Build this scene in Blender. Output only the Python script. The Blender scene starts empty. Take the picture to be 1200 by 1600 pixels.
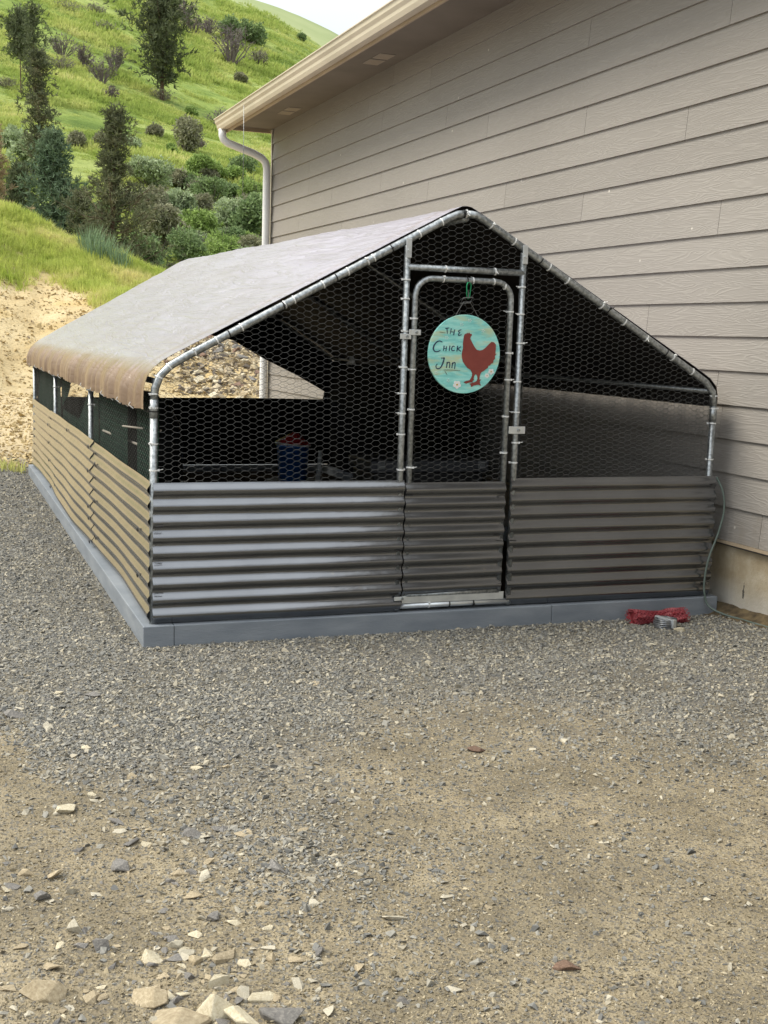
import bpy, bmesh, math, random
import numpy as np
from mathutils import Vector, Matrix

random.seed(7); RNG = np.random.default_rng(7)
SC = bpy.context.scene
COL = SC.collection

# ------------------------------------------------------------------ camera
CAM = Vector((-0.9228, -5.4183, 1.4126))
YAW, PITCH, ROLL = 0.3595, 0.1421, 0.0318
FPX = 1896.6
F = Vector((math.sin(YAW)*math.cos(PITCH), math.cos(YAW)*math.cos(PITCH), -math.sin(PITCH)))
R0 = Vector((math.cos(YAW), -math.sin(YAW), 0)); U0 = R0.cross(F)
RV = R0*math.cos(ROLL) + U0*math.sin(ROLL); UV = -R0*math.sin(ROLL) + U0*math.cos(ROLL)
cd = bpy.data.cameras.new('camera'); cam = bpy.data.objects.new('camera', cd); COL.objects.link(cam)
cam.matrix_world = Matrix(((RV.x, UV.x, -F.x, CAM.x), (RV.y, UV.y, -F.y, CAM.y), (RV.z, UV.z, -F.z, CAM.z), (0, 0, 0, 1)))
cd.sensor_fit = 'HORIZONTAL'; cd.sensor_width = 36; cd.lens = FPX/1200*36
cd.clip_start = 0.05; cd.clip_end = 3000
SC.camera = cam

# ------------------------------------------------------------------ world, sun, exposure
SUN_EL, SUN_AZ = math.radians(52), math.radians(-75)      # from the left, a little ahead of the camera (azimuth from +Y)
W = bpy.data.worlds.new('World'); SC.world = W; W.use_nodes = True
nt = W.node_tree; nt.nodes.clear()
sky = nt.nodes.new('ShaderNodeTexSky'); sky.sky_type = 'NISHITA'; sky.sun_disc = False
sky.sun_elevation = SUN_EL; sky.sun_rotation = SUN_AZ; sky.dust_density = 3.0; sky.air_density = 1.0
tc = nt.nodes.new('ShaderNodeTexCoord'); mp = nt.nodes.new('ShaderNodeMapping'); mp.inputs['Scale'].default_value = (1.2, 1.2, 3.0)
nz = nt.nodes.new('ShaderNodeTexNoise'); nz.inputs['Scale'].default_value = 2.2; nz.inputs['Detail'].default_value = 5
rp = nt.nodes.new('ShaderNodeValToRGB'); rp.color_ramp.elements[0].position = .30; rp.color_ramp.elements[1].position = .62
rp.color_ramp.elements[0].color = (.62, .62, .62, 1); rp.color_ramp.elements[1].color = (.93, .93, .93, 1)
mx = nt.nodes.new('ShaderNodeMix'); mx.data_type = 'RGBA'; sz_ = nt.nodes.new('ShaderNodeSeparateXYZ'); gr = nt.nodes.new('ShaderNodeMapRange'); gr.inputs['From Min'].default_value = 0; gr.inputs['From Max'].default_value = 1
gr.inputs['To Min'].default_value = .40; gr.inputs['To Max'].default_value = 1.15
cl_ = nt.nodes.new('ShaderNodeMix'); cl_.data_type = 'RGBA'; cl_.blend_type = 'MULTIPLY'; cl_.inputs['Factor'].default_value = 1; cl_.inputs['A'].default_value = (10.2, 10.6, 10.9, 1)
nt.links.new(tc.outputs['Generated'], sz_.inputs[0]); nt.links.new(sz_.outputs['Z'], gr.inputs[0]); nt.links.new(gr.outputs[0], cl_.inputs['B']); nt.links.new(cl_.outputs['Result'], mx.inputs['B'])
bg = nt.nodes.new('ShaderNodeBackground'); bg.inputs['Strength'].default_value = 0.1
ow = nt.nodes.new('ShaderNodeOutputWorld')
L = nt.links.new
L(tc.outputs['Generated'], mp.inputs['Vector']); L(mp.outputs[0], nz.inputs['Vector']); L(nz.outputs['Fac'], rp.inputs[0])
L(rp.outputs[0], mx.inputs['Factor']); L(sky.outputs[0], mx.inputs['A']); L(mx.outputs['Result'], bg.inputs['Color']); L(bg.outputs[0], ow.inputs[0])
sl = bpy.data.lights.new('sun', 'SUN'); sl.energy = 1.8; sl.angle = math.radians(25); sl.color = (1, .93, .80)
so = bpy.data.objects.new('sun', sl); COL.objects.link(so); so.location = (-20, 10, 30)
sd = Vector((math.sin(SUN_AZ)*math.cos(SUN_EL), math.cos(SUN_AZ)*math.cos(SUN_EL), math.sin(SUN_EL)))
so.rotation_euler = sd.to_track_quat('Z', 'Y').to_euler()
SC.view_settings.view_transform = 'Standard'; SC.view_settings.look = 'None'
SC.view_settings.gamma = 1; SC.view_settings.use_curve_mapping = False; SC.view_settings.exposure = 0.92

# ------------------------------------------------------------------ helpers
def ray(px, py): return F + RV*((px-600)/FPX) - UV*((py-800)/FPX)
def on_plane(px, py, n, c):
    d = ray(px, py); n = Vector(n); return CAM + d*((c - n.dot(CAM))/n.dot(d))
FH = np.array([math.sin(YAW), math.cos(YAW)]); RH = np.array([math.cos(YAW), -math.sin(YAW)])

def _hash(ix, iy, seed):
    n = (ix.astype(np.int64)*374761393 + iy.astype(np.int64)*668265263 + seed*974711) & 0xffffffff
    n = ((n ^ (n >> 13))*1274126177) & 0xffffffff
    return ((n ^ (n >> 16)) & 0xffff)/65535.0
def vn(x, y, seed=0):
    x = np.asarray(x, float); y = np.asarray(y, float)
    ix = np.floor(x); iy = np.floor(y); fx = x-ix; fy = y-iy
    fx = fx*fx*(3-2*fx); fy = fy*fy*(3-2*fy)
    a = _hash(ix, iy, seed); b = _hash(ix+1, iy, seed); c = _hash(ix, iy+1, seed); d = _hash(ix+1, iy+1, seed)
    return (a*(1-fx)+b*fx)*(1-fy) + (c*(1-fx)+d*fx)*fy - .5
def fbm(x, y, seed=0, o=4):
    r = 0; a = 1.
    for k in range(o):
        r = r + a*vn(np.asarray(x)*2**k, np.asarray(y)*2**k, seed+k*17); a *= .5
    return r

def sstep(a, b, x):
    t = np.clip((x-a)/(b-a), 0, 1); return t*t*(3-2*t)
def polar(x, y):
    dx = np.asarray(x)-CAM.x; dy = np.asarray(y)-CAM.y
    D = dx*FH[0]+dy*FH[1]; s = dx*RH[0]+dy*RH[1]
    return D, s, np.clip(s/np.maximum(D, 3.), -.6, .6)
def toe(u): return 19.3 + 1.2*vn(u*14, u*0, 3)
UC = [-.6, -.474, -.316, -.253, -.195, -.096, 0, .3, .6]
ZC = [5.2, 4.7, 3.88, 3.16, 2.57, 2.15, 1.9, 1.6, 1.5]
UR = [-.6, -.474, -.316, -.158, -.1265, -.099, -.079, -.0485, 0, .1, .316, .6]
ER = [.46, .42, .345, .2716, .2585, .248, .238, .2185, .19, .14, .08, .06]
GD = [30, 60, 100, 150, 160, 220, 260, 3000]
GV = [.05, .2, .45, .66, .70, .9, 1.0, 1.0]
def terrain(x, y):
    D, s, u = polar(x, y)
    zc = np.interp(u, UC, ZC); Dt = toe(u)
    pad = .012*fbm(x*.7, y*.7, 5) + .006*fbm(x*5, y*5, 9, 2)
    inc = (x > -.12) & (x < 3.2) & (y > -.12) & (y < 6.8)
    ed = np.maximum(np.maximum(-.05-x, x-3.05), np.maximum(-.05-y, y-6.8))
    pad = pad + .022*np.exp(-(np.maximum(ed, 0)/.07)**2)*(1+.8*vn(x*4, y*4, 12))
    pad = np.where(inc, pad*.0-.006, pad)
    rise = .35*sstep(13, 19.5, D)
    t = (D-Dt)/6.6
    rough = .16*fbm(x*.9, y*.9, 21)+.07*fbm(x*3, y*3, 22, 3)
    bank = .35 + (zc-.35)*np.clip(t, 0, 1)**.95 + rough*sstep(0, .1, t)
    crest = zc - (np.maximum(t, 1)-1)*6.6*.28
    bank = np.where(t > 1, np.maximum(crest, zc-2.4)+rough*.6, bank)
    z = np.where(t > 0, bank, pad+rise)
    g = np.interp(D, GD, GV); er = np.interp(u, UR, ER)
    Dc = np.minimum(D, 260)
    hill = 1.41 + Dc*er*g + (1.6*fbm(x*.03, y*.03, 31)+.35*fbm(x*.16, y*.16, 33))*sstep(50, 110, D)*(1-.5*sstep(200, 260, D))
    k = sstep(38, 62, D)
    return np.where(D > 34, z*(1-k)+hill*k, z)
def hz(x, y): return float(terrain(np.array([float(x)]), np.array([float(y)]))[0])
def hit(px, py, d0=1.5, d1=420):
    ds = d0*(d1/d0)**np.linspace(0, 1, 900); r = ray(px, py)
    x = CAM.x+r.x*ds; y = CAM.y+r.y*ds; z = CAM.z+r.z*ds
    b = np.nonzero(z < terrain(x, y))[0]
    i = b[0] if len(b) else 899
    return Vector((x[i], y[i], hz(x[i], y[i])))

class MB:
    def __init__(s): s.v = []; s.f = []
    def add(s, v, f):
        o = len(s.v); s.v += [tuple(p) for p in v]; s.f += [tuple(i+o for i in q) for q in f]; return s
    def box(s, a, b):
        (x0, y0, z0), (x1, y1, z1) = a, b
        return s.add([(x0,y0,z0),(x1,y0,z0),(x1,y1,z0),(x0,y1,z0),(x0,y0,z1),(x1,y0,z1),(x1,y1,z1),(x0,y1,z1)],
                     [(0,3,2,1),(4,5,6,7),(0,1,5,4),(1,2,6,5),(2,3,7,6),(3,0,4,7)])
    def tube(s, pts, r, n=10, caps=True, closed=False):
        P = [Vector(p) for p in pts]; m = len(P); rs = r if isinstance(r, (list, tuple)) else [r]*m
        v = []; up = None
        for i in range(m):
            a = P[i-1] if (i or closed) else P[i]; b = P[(i+1) % m] if (i < m-1 or closed) else P[i]
            t = (b-a).normalized()
            if up is None:
                up = Vector((0, 0, 1)) if abs(t.z) < .9 else Vector((1, 0, 0))
            q = t.cross(up).normalized(); up = q.cross(t).normalized()
            for k in range(n):
                an = 2*math.pi*k/n; v.append(P[i] + (q*math.cos(an)+up*math.sin(an))*rs[i])
        f = []
        for i in range(m if closed else m-1):
            j = (i+1) % m
            for k in range(n): f.append((i*n+k, i*n+(k+1) % n, j*n+(k+1) % n, j*n+k))
        if caps and not closed: f += [tuple(range(n-1, -1, -1)), tuple(range((m-1)*n, m*n))]
        return s.add(v, f)
    def lathe(s, prof, c=(0, 0, 0), n=24):
        v = []; f = []; m = len(prof)
        for r, z in prof:
            for k in range(n): v.append((c[0]+r*math.cos(2*math.pi*k/n), c[1]+r*math.sin(2*math.pi*k/n), c[2]+z))
        for i in range(m-1):
            for k in range(n): f.append((i*n+k, i*n+(k+1) % n, (i+1)*n+(k+1) % n, (i+1)*n+k))
        f += [tuple(range(n-1, -1, -1)), tuple(range((m-1)*n, m*n))]
        return s.add(v, f)
    def extrude(s, poly, y0, y1):      # poly in (x,z), prism along y
        n = len(poly); v = [(x, y0, z) for x, z in poly]+[(x, y1, z) for x, z in poly]
        f = [tuple(range(n)), tuple(range(2*n-1, n-1, -1))]+[(i, i+n, (i+1) % n+n, (i+1) % n) for i in range(n)]
        return s.add(v, f)

def link(name, v, f, mat, parent=None, smooth=False, fix=False):
    me = bpy.data.meshes.new(name)
    if isinstance(v, np.ndarray):
        me.vertices.add(len(v)); me.vertices.foreach_set('co', np.ascontiguousarray(v, np.float32).ravel())
        k = f.shape[1]; me.loops.add(f.size); me.loops.foreach_set('vertex_index', np.ascontiguousarray(f, np.int32).ravel())
        me.polygons.add(len(f)); me.polygons.foreach_set('loop_start', np.arange(0, f.size, k, dtype=np.int32))
        me.polygons.foreach_set('loop_total', np.full(len(f), k, np.int32)); me.update(calc_edges=True); me.validate()
    else:
        me.from_pydata([tuple(p) for p in v], [], f)
    if fix:
        b = bmesh.new(); b.from_mesh(me); bmesh.ops.recalc_face_normals(b, faces=b.faces); b.to_mesh(me); b.free()
    if mat: me.materials.append(mat)
    if smooth: me.polygons.foreach_set('use_smooth', [True]*len(me.polygons))
    o = bpy.data.objects.new(name, me); COL.objects.link(o)
    if parent: o.parent = parent
    return o
def obj(name, mb, mat, parent=None, smooth=False, bevel=0, fix=True):
    o = link(name, mb.v, mb.f, mat, parent, smooth, fix)
    if bevel:
        m = o.modifiers.new('bevel', 'BEVEL'); m.width = bevel; m.segments = 2; m.limit_method = 'ANGLE'; m.angle_limit = math.radians(40)
    return o
def tag(o, label=None, cat=None, group=None, kind=None):
    if label: o['label'] = label
    if cat: o['category'] = cat
    if group: o['group'] = group
    if kind: o['kind'] = kind
    return o
def thing(name, label, cat, loc=(0, 0, 0), rz=0, group=None):
    o = bpy.data.objects.new(name, None); COL.objects.link(o); o.location = loc; o.rotation_euler = (0, 0, rz)
    o.empty_display_size = .2
    return tag(o, label, cat, group)
def dup(o, parent=None, loc=None, rot=None, scale=None):
    c = o.copy(); COL.objects.link(c)
    if parent: c.parent = parent
    if loc is not None: c.location = loc
    if rot is not None: c.rotation_euler = rot
    if scale is not None: c.scale = scale
    return c

# ------------------------------------------------------------------ materials
def newmat(name):
    m = bpy.data.materials.new(name); m.use_nodes = True; t = m.node_tree
    return m, t, t.nodes['Principled BSDF']
def nod(t, typ, **kw):
    n = t.nodes.new(typ)
    for k, v in kw.items():
        if k in ('Scale', 'Detail', 'Roughness', 'Distortion', 'W', 'Strength', 'Distance', 'Fac', 'Randomness'): n.inputs[k].default_value = v
        else: setattr(n, k, v)
    return n
def ramp(t, inp, stops):
    r = t.nodes.new('ShaderNodeValToRGB'); e = r.color_ramp.elements
    e[0].position, e[0].color = stops[0][0], (*stops[0][1], 1); e[1].position, e[1].color = stops[-1][0], (*stops[-1][1], 1)
    for p, c in stops[1:-1]:
        q = e.new(p); q.color = (*c, 1)
    t.links.new(inp, r.inputs[0]); return r.outputs[0]
def mixc(t, fac, a, b, mode='MIX'):
    m = t.nodes.new('ShaderNodeMix'); m.data_type = 'RGBA'; m.blend_type = mode
    for s, x in (('Factor', fac), ('A', a), ('B', b)):
        if hasattr(x, 'links'): t.links.new(x, m.inputs[s])
        elif isinstance(x, tuple): m.inputs[s].default_value = (*x, 1)
        else: m.inputs[s].default_value = x
    return m.outputs['Result']
def math_(t, op, a, b=None):
    m = t.nodes.new('ShaderNodeMath'); m.operation = op
    for i, x in enumerate((a, b)):
        if x is None: continue
        if hasattr(x, 'links'): t.links.new(x, m.inputs[i])
        else: m.inputs[i].default_value = x
    return m.outputs[0]
def coords(t, kind='Object', scale=(1, 1, 1), world=False):
    if world:
        o = t.nodes.new('ShaderNodeNewGeometry').outputs['Position']
    else: o = t.nodes.new('ShaderNodeTexCoord').outputs[kind]
    mp = t.nodes.new('ShaderNodeMapping'); mp.inputs['Scale'].default_value = scale
    t.links.new(o, mp.inputs['Vector']); return mp.outputs[0]
def noise(t, vec, scale, detail=4, rough=.55, dist=0):
    n = nod(t, 'ShaderNodeTexNoise', Scale=scale, Detail=detail, Roughness=rough, Distortion=dist); t.links.new(vec, n.inputs['Vector']); return n.outputs['Fac']
def bump(t, p, h, strength=.3, dist=.01):
    b = nod(t, 'ShaderNodeBump', Strength=strength, Distance=dist); t.links.new(h, b.inputs['Height']); t.links.new(b.outputs[0], p.inputs['Normal']); return b
def pm(name, c1, c2, scale=6, rough=.6, bmp=.0, bscale=60, metal=0, world=False, rnd=0.0, spec=.5, lo=.35, hi=.65, bd=.004, stretch=(1, 1, 1), r2=None):
    m, t, p = newmat(name); v = coords(t, world=world, scale=stretch)
    n = noise(t, v, scale, 5)
    c = ramp(t, n, [(lo, c1), (hi, c2)])
    if rnd:
        oi = t.nodes.new('ShaderNodeObjectInfo').outputs['Random']
        k = math_(t, 'MULTIPLY_ADD', oi, rnd*2); t.nodes[-1].inputs[2].default_value = 1-rnd
        hs = t.nodes.new('ShaderNodeHueSaturation'); t.links.new(c, hs.inputs['Color']); t.links.new(k, hs.inputs['Value']); c = hs.outputs[0]
    t.links.new(c, p.inputs['Base Color'])
    p.inputs['Roughness'].default_value = rough; p.inputs['Metallic'].default_value = metal; p.inputs['Specular IOR Level'].default_value = spec
    if r2 is not None:
        rr = t.nodes.new('ShaderNodeMapRange'); rr.inputs['To Min'].default_value = rough; rr.inputs['To Max'].default_value = r2
        t.links.new(n, rr.inputs[0]); t.links.new(rr.outputs[0], p.inputs['Roughness'])
    if bmp: bump(t, p, noise(t, v, bscale, 6, .65), bmp, bd)
    return m

M = {}
M['galv'] = pm('galvanised_steel', (.25, .27, .275), (.46, .485, .49), 60, .34, .05, 200, .8, lo=.4, hi=.6, r2=.5)
M['galv_bright'] = pm('bright_galvanised_sheet', (.6, .63, .64), (.75, .78, .78), 12, .35, .05, 100, .7)
M['wire'] = pm('galvanised_wire', (.13, .13, .125), (.20, .20, .19), 20, .5, metal=.5)
M['tie'] = pm('white_nylon', (.72, .73, .72), (.82, .82, .8), 20, .45)
M['tie_black'] = pm('black_nylon', (.012, .012, .012), (.02, .02, .02), 20, .45)
M['timber'] = pm('grey_painted_timber', (.155, .178, .205), (.255, .278, .30), 5, .6, .5, 55, lo=.25, hi=.75, stretch=(.7, .7, 3), r2=.8)
M['black_cloth'] = pm('black_cloth', (.006, .006, .006), (.012, .012, .012), 8, .9, .1, 200)
M['soil'] = pm('coop_bedding', (.008, .006, .004), (.022, .016, .010), 14, .95, .6, 40, lo=.3, hi=.75)
M['green'] = pm('green_metal', (.02, .25, .10), (.03, .32, .14), 10, .35, metal=.6)
M['navy'] = pm('navy_paint', (.012, .03, .075), (.02, .045, .10), 30, .5)
M['red_paint'] = pm('barn_red_paint', (.19, .032, .024), (.25, .05, .036), 9, .5, .1, 90)
M['white_paint'] = pm('white_paint', (.72, .74, .72), (.82, .82, .8), 20, .55)
M['yellow'] = pm('yellow_paint', (.55, .36, .06), (.65, .45, .1), 20, .55)
M['blue_plastic'] = pm('blue_plastic', (.03, .19, .66), (.035, .21, .72), 5, .35)
M['red_plastic'] = pm('red_plastic', (.19, .018, .024), (.25, .028, .034), 5, .5)
M['lid_red'] = pm('red_lid_plastic', (.5, .03, .04), (.56, .04, .05), 5, .4)
M['grey_plastic'] = pm('grey_plastic', (.06, .065, .07), (.085, .09, .1), 5, .5)
M['grey_pale'] = pm('pale_grey_plastic', (.17, .18, .18), (.22, .23, .23), 5, .5)
M['dark_plastic'] = pm('dark_plastic', (.012, .013, .014), (.02, .021, .022), 5, .5)
M['board'] = pm('weathered_board', (.11, .10, .08), (.17, .15, .12), 6, .8, .2, 40, stretch=(6, 1, 1))
M['hose'] = pm('green_grey_cord', (.085, .12, .10), (.12, .15, .13), 20, .5)
M['netting'] = pm('red_netting', (.20, .022, .030), (.32, .045, .06), 60, .6, .5, 120)
M['coil'] = pm('steel_wire_coil', (.14, .15, .16), (.26, .27, .28), 40, .35, metal=.7)
M['perch'] = pm('pale_perch_wood', (.22, .2, .17), (.3, .27, .22), 8, .7)
M['gutter'] = pm('cream_gutter', (.58, .52, .41), (.66, .59, .47), 2.0, .42, .04, 30)
M['fascia'] = pm('tan_fascia', (.38, .30, .205), (.46, .365, .25), 3, .6, .1, 30)
M['soffit'] = pm('soffit_panel', (.17, .145, .115), (.21, .18, .145), 2, .75, .1, 60)
M['vent'] = pm('vent_grille', (.34, .30, .25), (.40, .36, .3), 5, .6)
M['spout'] = pm('white_downspout', (.72, .73, .73), (.8, .81, .8), 3, .4, .04, 30)
M['trim'] = pm('corner_trim', (.52, .48, .41), (.6, .55, .47), 4, .6, .1, 60)
M['roof'] = pm('roof_sheet', (.09, .085, .08), (.13, .12, .11), 6, .6)

def siding_mat():
    m, t, p = newmat('siding_board')
    tcn = t.nodes.new('ShaderNodeTexCoord'); oi = t.nodes.new('ShaderNodeObjectInfo')
    va = t.nodes.new('ShaderNodeVectorMath'); va.operation = 'ADD'
    cb = t.nodes.new('ShaderNodeCombineXYZ'); k = math_(t, 'MULTIPLY', oi.outputs['Random'], 37.0)
    t.links.new(k, cb.inputs['Y']); t.links.new(k, cb.inputs['Z'])
    t.links.new(tcn.outputs['Object'], va.inputs[0]); t.links.new(cb.outputs[0], va.inputs[1])
    mp = t.nodes.new('ShaderNodeMapping'); mp.inputs['Scale'].default_value = (1, .8, 8.5); t.links.new(va.outputs[0], mp.inputs['Vector'])
    wob = noise(t, mp.outputs[0], 1.6, 3, .5, .6)
    # cedar grain: contour lines of a stretched noise field
    ln = math_(t, 'SINE', math_(t, 'MULTIPLY', wob, 95.0))
    ln2 = math_(t, 'POWER', math_(t, 'MULTIPLY_ADD', ln, .5), 2.5); t.nodes[-2].inputs[2].default_value = .5
    fine = noise(t, mp.outputs[0], 30, 4)
    h = math_(t, 'ADD', math_(t, 'MULTIPLY', ln2, 1.0), math_(t, 'MULTIPLY', fine, .5))
    bump(t, p, h, .38, .0028)
    big = noise(t, coords(t, world=True, scale=(1, .5, .8)), 1.1, 4)
    c = ramp(t, big, [(.3, (.256, .237, .213)), (.7, (.294, .273, .247))])
    k2 = math_(t, 'MULTIPLY_ADD', oi.outputs['Random'], .10); t.nodes[-1].inputs[2].default_value = .95
    hs = t.nodes.new('ShaderNodeHueSaturation'); t.links.new(c, hs.inputs['Color']); t.links.new(k2, hs.inputs['Value'])
    # small pale chips and scuffs
    sp = nod(t, 'ShaderNodeTexVoronoi', Scale=3.4); t.links.new(coords(t, world=True, scale=(1, 1.0, 1.0)), sp.inputs['Vector'])
    chip = ramp(t, sp.outputs['Distance'], [(.022, (1, 1, 1)), (.036, (0, 0, 0))])
    c2 = mixc(t, chip, hs.outputs[0], (.6, .56, .5))
    szz = t.nodes.new('ShaderNodeSeparateXYZ'); t.links.new(t.nodes.new('ShaderNodeNewGeometry').outputs['Position'], szz.inputs[0])
    spl = math_(t, 'ADD', szz.outputs['Z'], math_(t, 'MULTIPLY', noise(t, coords(t, world=True), 9, 5, .7), .9))
    c2 = mixc(t, ramp(t, spl, [(.75, (.35, .35, .35)), (1.15, (0, 0, 0))]), c2, (.20, .165, .115))
    grain = mixc(t, math_(t, 'MULTIPLY', ln2, .13), c2, (.44, .41, .37))
    t.links.new(grain, p.inputs['Base Color']); p.inputs['Roughness'].default_value = .62
    return m
M['siding'] = siding_mat()

def concrete_mat():
    m, t, p = newmat('foundation_concrete'); v = coords(t)
    n = noise(t, v, 7, 6, .6); sx = t.nodes.new('ShaderNodeSeparateXYZ'); t.links.new(v, sx.inputs[0])
    base = ramp(t, n, [(.3, (.32, .25, .15)), (.5, (.40, .33, .22)), (.7, (.50, .44, .33))])
    n2 = noise(t, v, 3.2, 4)
    zz = math_(t, 'ADD', sx.outputs['Z'], math_(t, 'MULTIPLY', n2, .25))
    eff = ramp(t, zz, [(.20, (1, 1, 1)), (.32, (0, 0, 0))])      # pale mineral bloom along the lower half
    c = mixc(t, math_(t, 'MULTIPLY', eff, .75), base, (.50, .48, .43))
    # one dark drip stain
    dy = math_(t, 'MULTIPLY', math_(t, 'ADD', sx.outputs['Y'], .155), 60.0); dz = math_(t, 'MULTIPLY', math_(t, 'SUBTRACT', sx.outputs['Z'], .135), 14.0)
    dd = math_(t, 'ADD', math_(t, 'MULTIPLY', dy, dy), math_(t, 'MULTIPLY', dz, dz))
    st = ramp(t, math_(t, 'ADD', dd, math_(t, 'MULTIPLY', noise(t, v, 40, 3), 1.4)), [(.9, (1, 1, 1)), (1.9, (0, 0, 0))])
    c = mixc(t, math_(t, 'MULTIPLY', st, .85), c, (.03, .028, .025))
    dirt = ramp(t, zz, [(.10, (1, 1, 1)), (.17, (0, 0, 0))])
    c = mixc(t, math_(t, 'MULTIPLY', dirt, .6), c, (.16, .115, .06))
    t.links.new(c, p.inputs['Base Color']); p.inputs['Roughness'].default_value = .9
    bump(t, p, noise(t, v, 45, 6, .7), .6, .008); return m
M['concrete'] = concrete_mat()

def corr_mat():
    m, t, p = newmat('bronze_painted_corrugated_steel'); v = coords(t, world=True)
    n = noise(t, v, 3, 5)
    c = ramp(t, n, [(.3, (.195, .200, .210)), (.7, (.235, .242, .252))])
    vo = nod(t, 'ShaderNodeTexVoronoi', Scale=16.0); t.links.new(v, vo.inputs['Vector'])
    pat = noise(t, v, 2.1, 3)
    scuff = math_(t, 'MULTIPLY', ramp(t, vo.outputs['Distance'], [(.10, (1, 1, 1)), (.16, (0, 0, 0))]), ramp(t, pat, [(.56, (0, 0, 0)), (.66, (1, 1, 1))]))
    c = mixc(t, math_(t, 'MULTIPLY', scuff, .45), c, (.30, .28, .25))
    c = mixc(t, ramp(t, noise(t, coords(t, world=True, scale=(3, 3, 14)), 3, 6, .7), [(.55, (0, 0, 0)), (.85, (.25, .25, .25))]), c, (.25, .235, .20))
    t.links.new(c, p.inputs['Base Color'])
    rr = t.nodes.new('ShaderNodeMapRange'); rr.inputs['To Min'].default_value = .17; rr.inputs['To Max'].default_value = .26
    t.links.new(noise(t, v, 9, 4), rr.inputs[0]); t.links.new(rr.outputs[0], p.inputs['Roughness'])
    p.inputs['Specular IOR Level'].default_value = .6; p.inputs['Metallic'].default_value = .92
    bump(t, p, noise(t, coords(t, world=True, scale=(1.3, 1.3, 5)), 2.5, 4, .6), .25, .012)
    p.inputs['Coat Weight'].default_value = .15; p.inputs['Coat Roughness'].default_value = .2
    return m
M['corr'] = corr_mat()

def tarp_mat():
    m, t, p = newmat('brown_poly_tarp'); v = coords(t, world=True)
    n = noise(t, v, 2.2, 4)
    c = ramp(t, n, [(.3, (.20, .135, .085)), (.7, (.26, .18, .115))])
    at = t.nodes.new('ShaderNodeAttribute'); at.attribute_name = 'sky_sheen'
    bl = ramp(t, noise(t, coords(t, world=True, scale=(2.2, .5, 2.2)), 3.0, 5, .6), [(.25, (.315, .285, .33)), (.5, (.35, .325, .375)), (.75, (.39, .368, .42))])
    c = mixc(t, at.outputs['Fac'], c, bl)  # pale sky sheen of the roof slopes painted over the brown base colour
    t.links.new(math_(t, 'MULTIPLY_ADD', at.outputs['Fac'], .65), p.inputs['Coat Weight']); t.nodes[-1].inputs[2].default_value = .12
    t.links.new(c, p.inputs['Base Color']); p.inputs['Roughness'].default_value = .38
    p.inputs['Specular IOR Level'].default_value = .5
    p.inputs['Coat Roughness'].default_value = .3; p.inputs['Coat IOR'].default_value = 1.75
    v2 = coords(t, world=True, scale=(1.0, .35, 1.0))
    w = noise(t, v2, 9, 5, .6, 1.2); w2 = noise(t, v, 34, 4, .6, .8)
    r = math_(t, 'POWER', math_(t, 'ABSOLUTE', math_(t, 'SUBTRACT', w, .5)), .6)
    mpl = t.nodes.new('ShaderNodeMapping'); mpl.inputs['Rotation'].default_value = (0, 0, .22); mpl.inputs['Scale'].default_value = (1.0, .10, 1.0)
    t.links.new(t.nodes.new('ShaderNodeNewGeometry').outputs['Position'], mpl.inputs['Vector'])
    cr = math_(t, 'POWER', math_(t, 'ABSOLUTE', math_(t, 'SUBTRACT', noise(t, mpl.outputs[0], 11, 4, .55, .7), .5)), .5)
    h = math_(t, 'ADD', math_(t, 'MULTIPLY', r, .32), math_(t, 'ADD', math_(t, 'MULTIPLY', w2, .03), math_(t, 'MULTIPLY', cr, 1.3)))
    h = math_(t, 'MULTIPLY', h, math_(t, 'MULTIPLY_ADD', at.outputs['Fac'], .85)); t.nodes[-2].inputs[2].default_value = .15
    b = bump(t, p, h, .6, .03); t.links.new(b.outputs[0], p.inputs['Coat Normal']); return m
M['tarp'] = tarp_mat(); M['tarp_under_shade'] = pm('shaded_tarp_underside', (.010, .008, .007), (.016, .013, .011), 6, .8)  # underside coloured near black to stand for the shade below the roof

def shade_mat():
    m, t, p = newmat('green_shade_cloth'); v = coords(t, scale=(1, 1, 1))
    br = nod(t, 'ShaderNodeTexWave', Scale=9.0, Distortion=.6, Detail=1.0); br.bands_direction = 'Z'; t.links.new(v, br.inputs['Vector'])
    br2 = nod(t, 'ShaderNodeTexWave', Scale=6.0, Distortion=.4, Detail=1.0); br2.bands_direction = 'Y'; t.links.new(v, br2.inputs['Vector'])
    k = math_(t, 'MAXIMUM', ramp(t, br.outputs['Fac'], [(.8, (0, 0, 0)), (.98, (1, 1, 1))]), ramp(t, br2.outputs['Fac'], [(.9, (0, 0, 0)), (1, (1, 1, 1))]))
    c = mixc(t, k, (.004, .012, .009), (.012, .040, .028))
    t.links.new(c, p.inputs['Base Color']); p.inputs['Roughness'].default_value = .85; return m
M['shade'] = shade_mat()
for k_ in ('shade', 'black_cloth', 'soil'): M[k_].node_tree.nodes['Principled BSDF'].inputs['Specular IOR Level'].default_value = .03

def sign_mat():
    m, t, p = newmat('turquoise_washed_wood'); v = coords(t, scale=(1.6, 1, 9))
    n = noise(t, v, 5, 5, .6, .5); n2 = noise(t, coords(t, scale=(1.2, 1, 5)), 4.2, 3)
    c = ramp(t, n, [(.28, (.15, .50, .48)), (.5, (.28, .70, .64)), (.72, (.48, .82, .74))])
    c = mixc(t, ramp(t, n2, [(.52, (0, 0, 0)), (.66, (.75, .75, .75))]), c, (.55, .58, .32))
    t.links.new(c, p.inputs['Base Color']); p.inputs['Roughness'].default_value = .5
    bump(t, p, noise(t, v, 20, 4), .15, .002); return m
M['sign'] = sign_mat()

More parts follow.
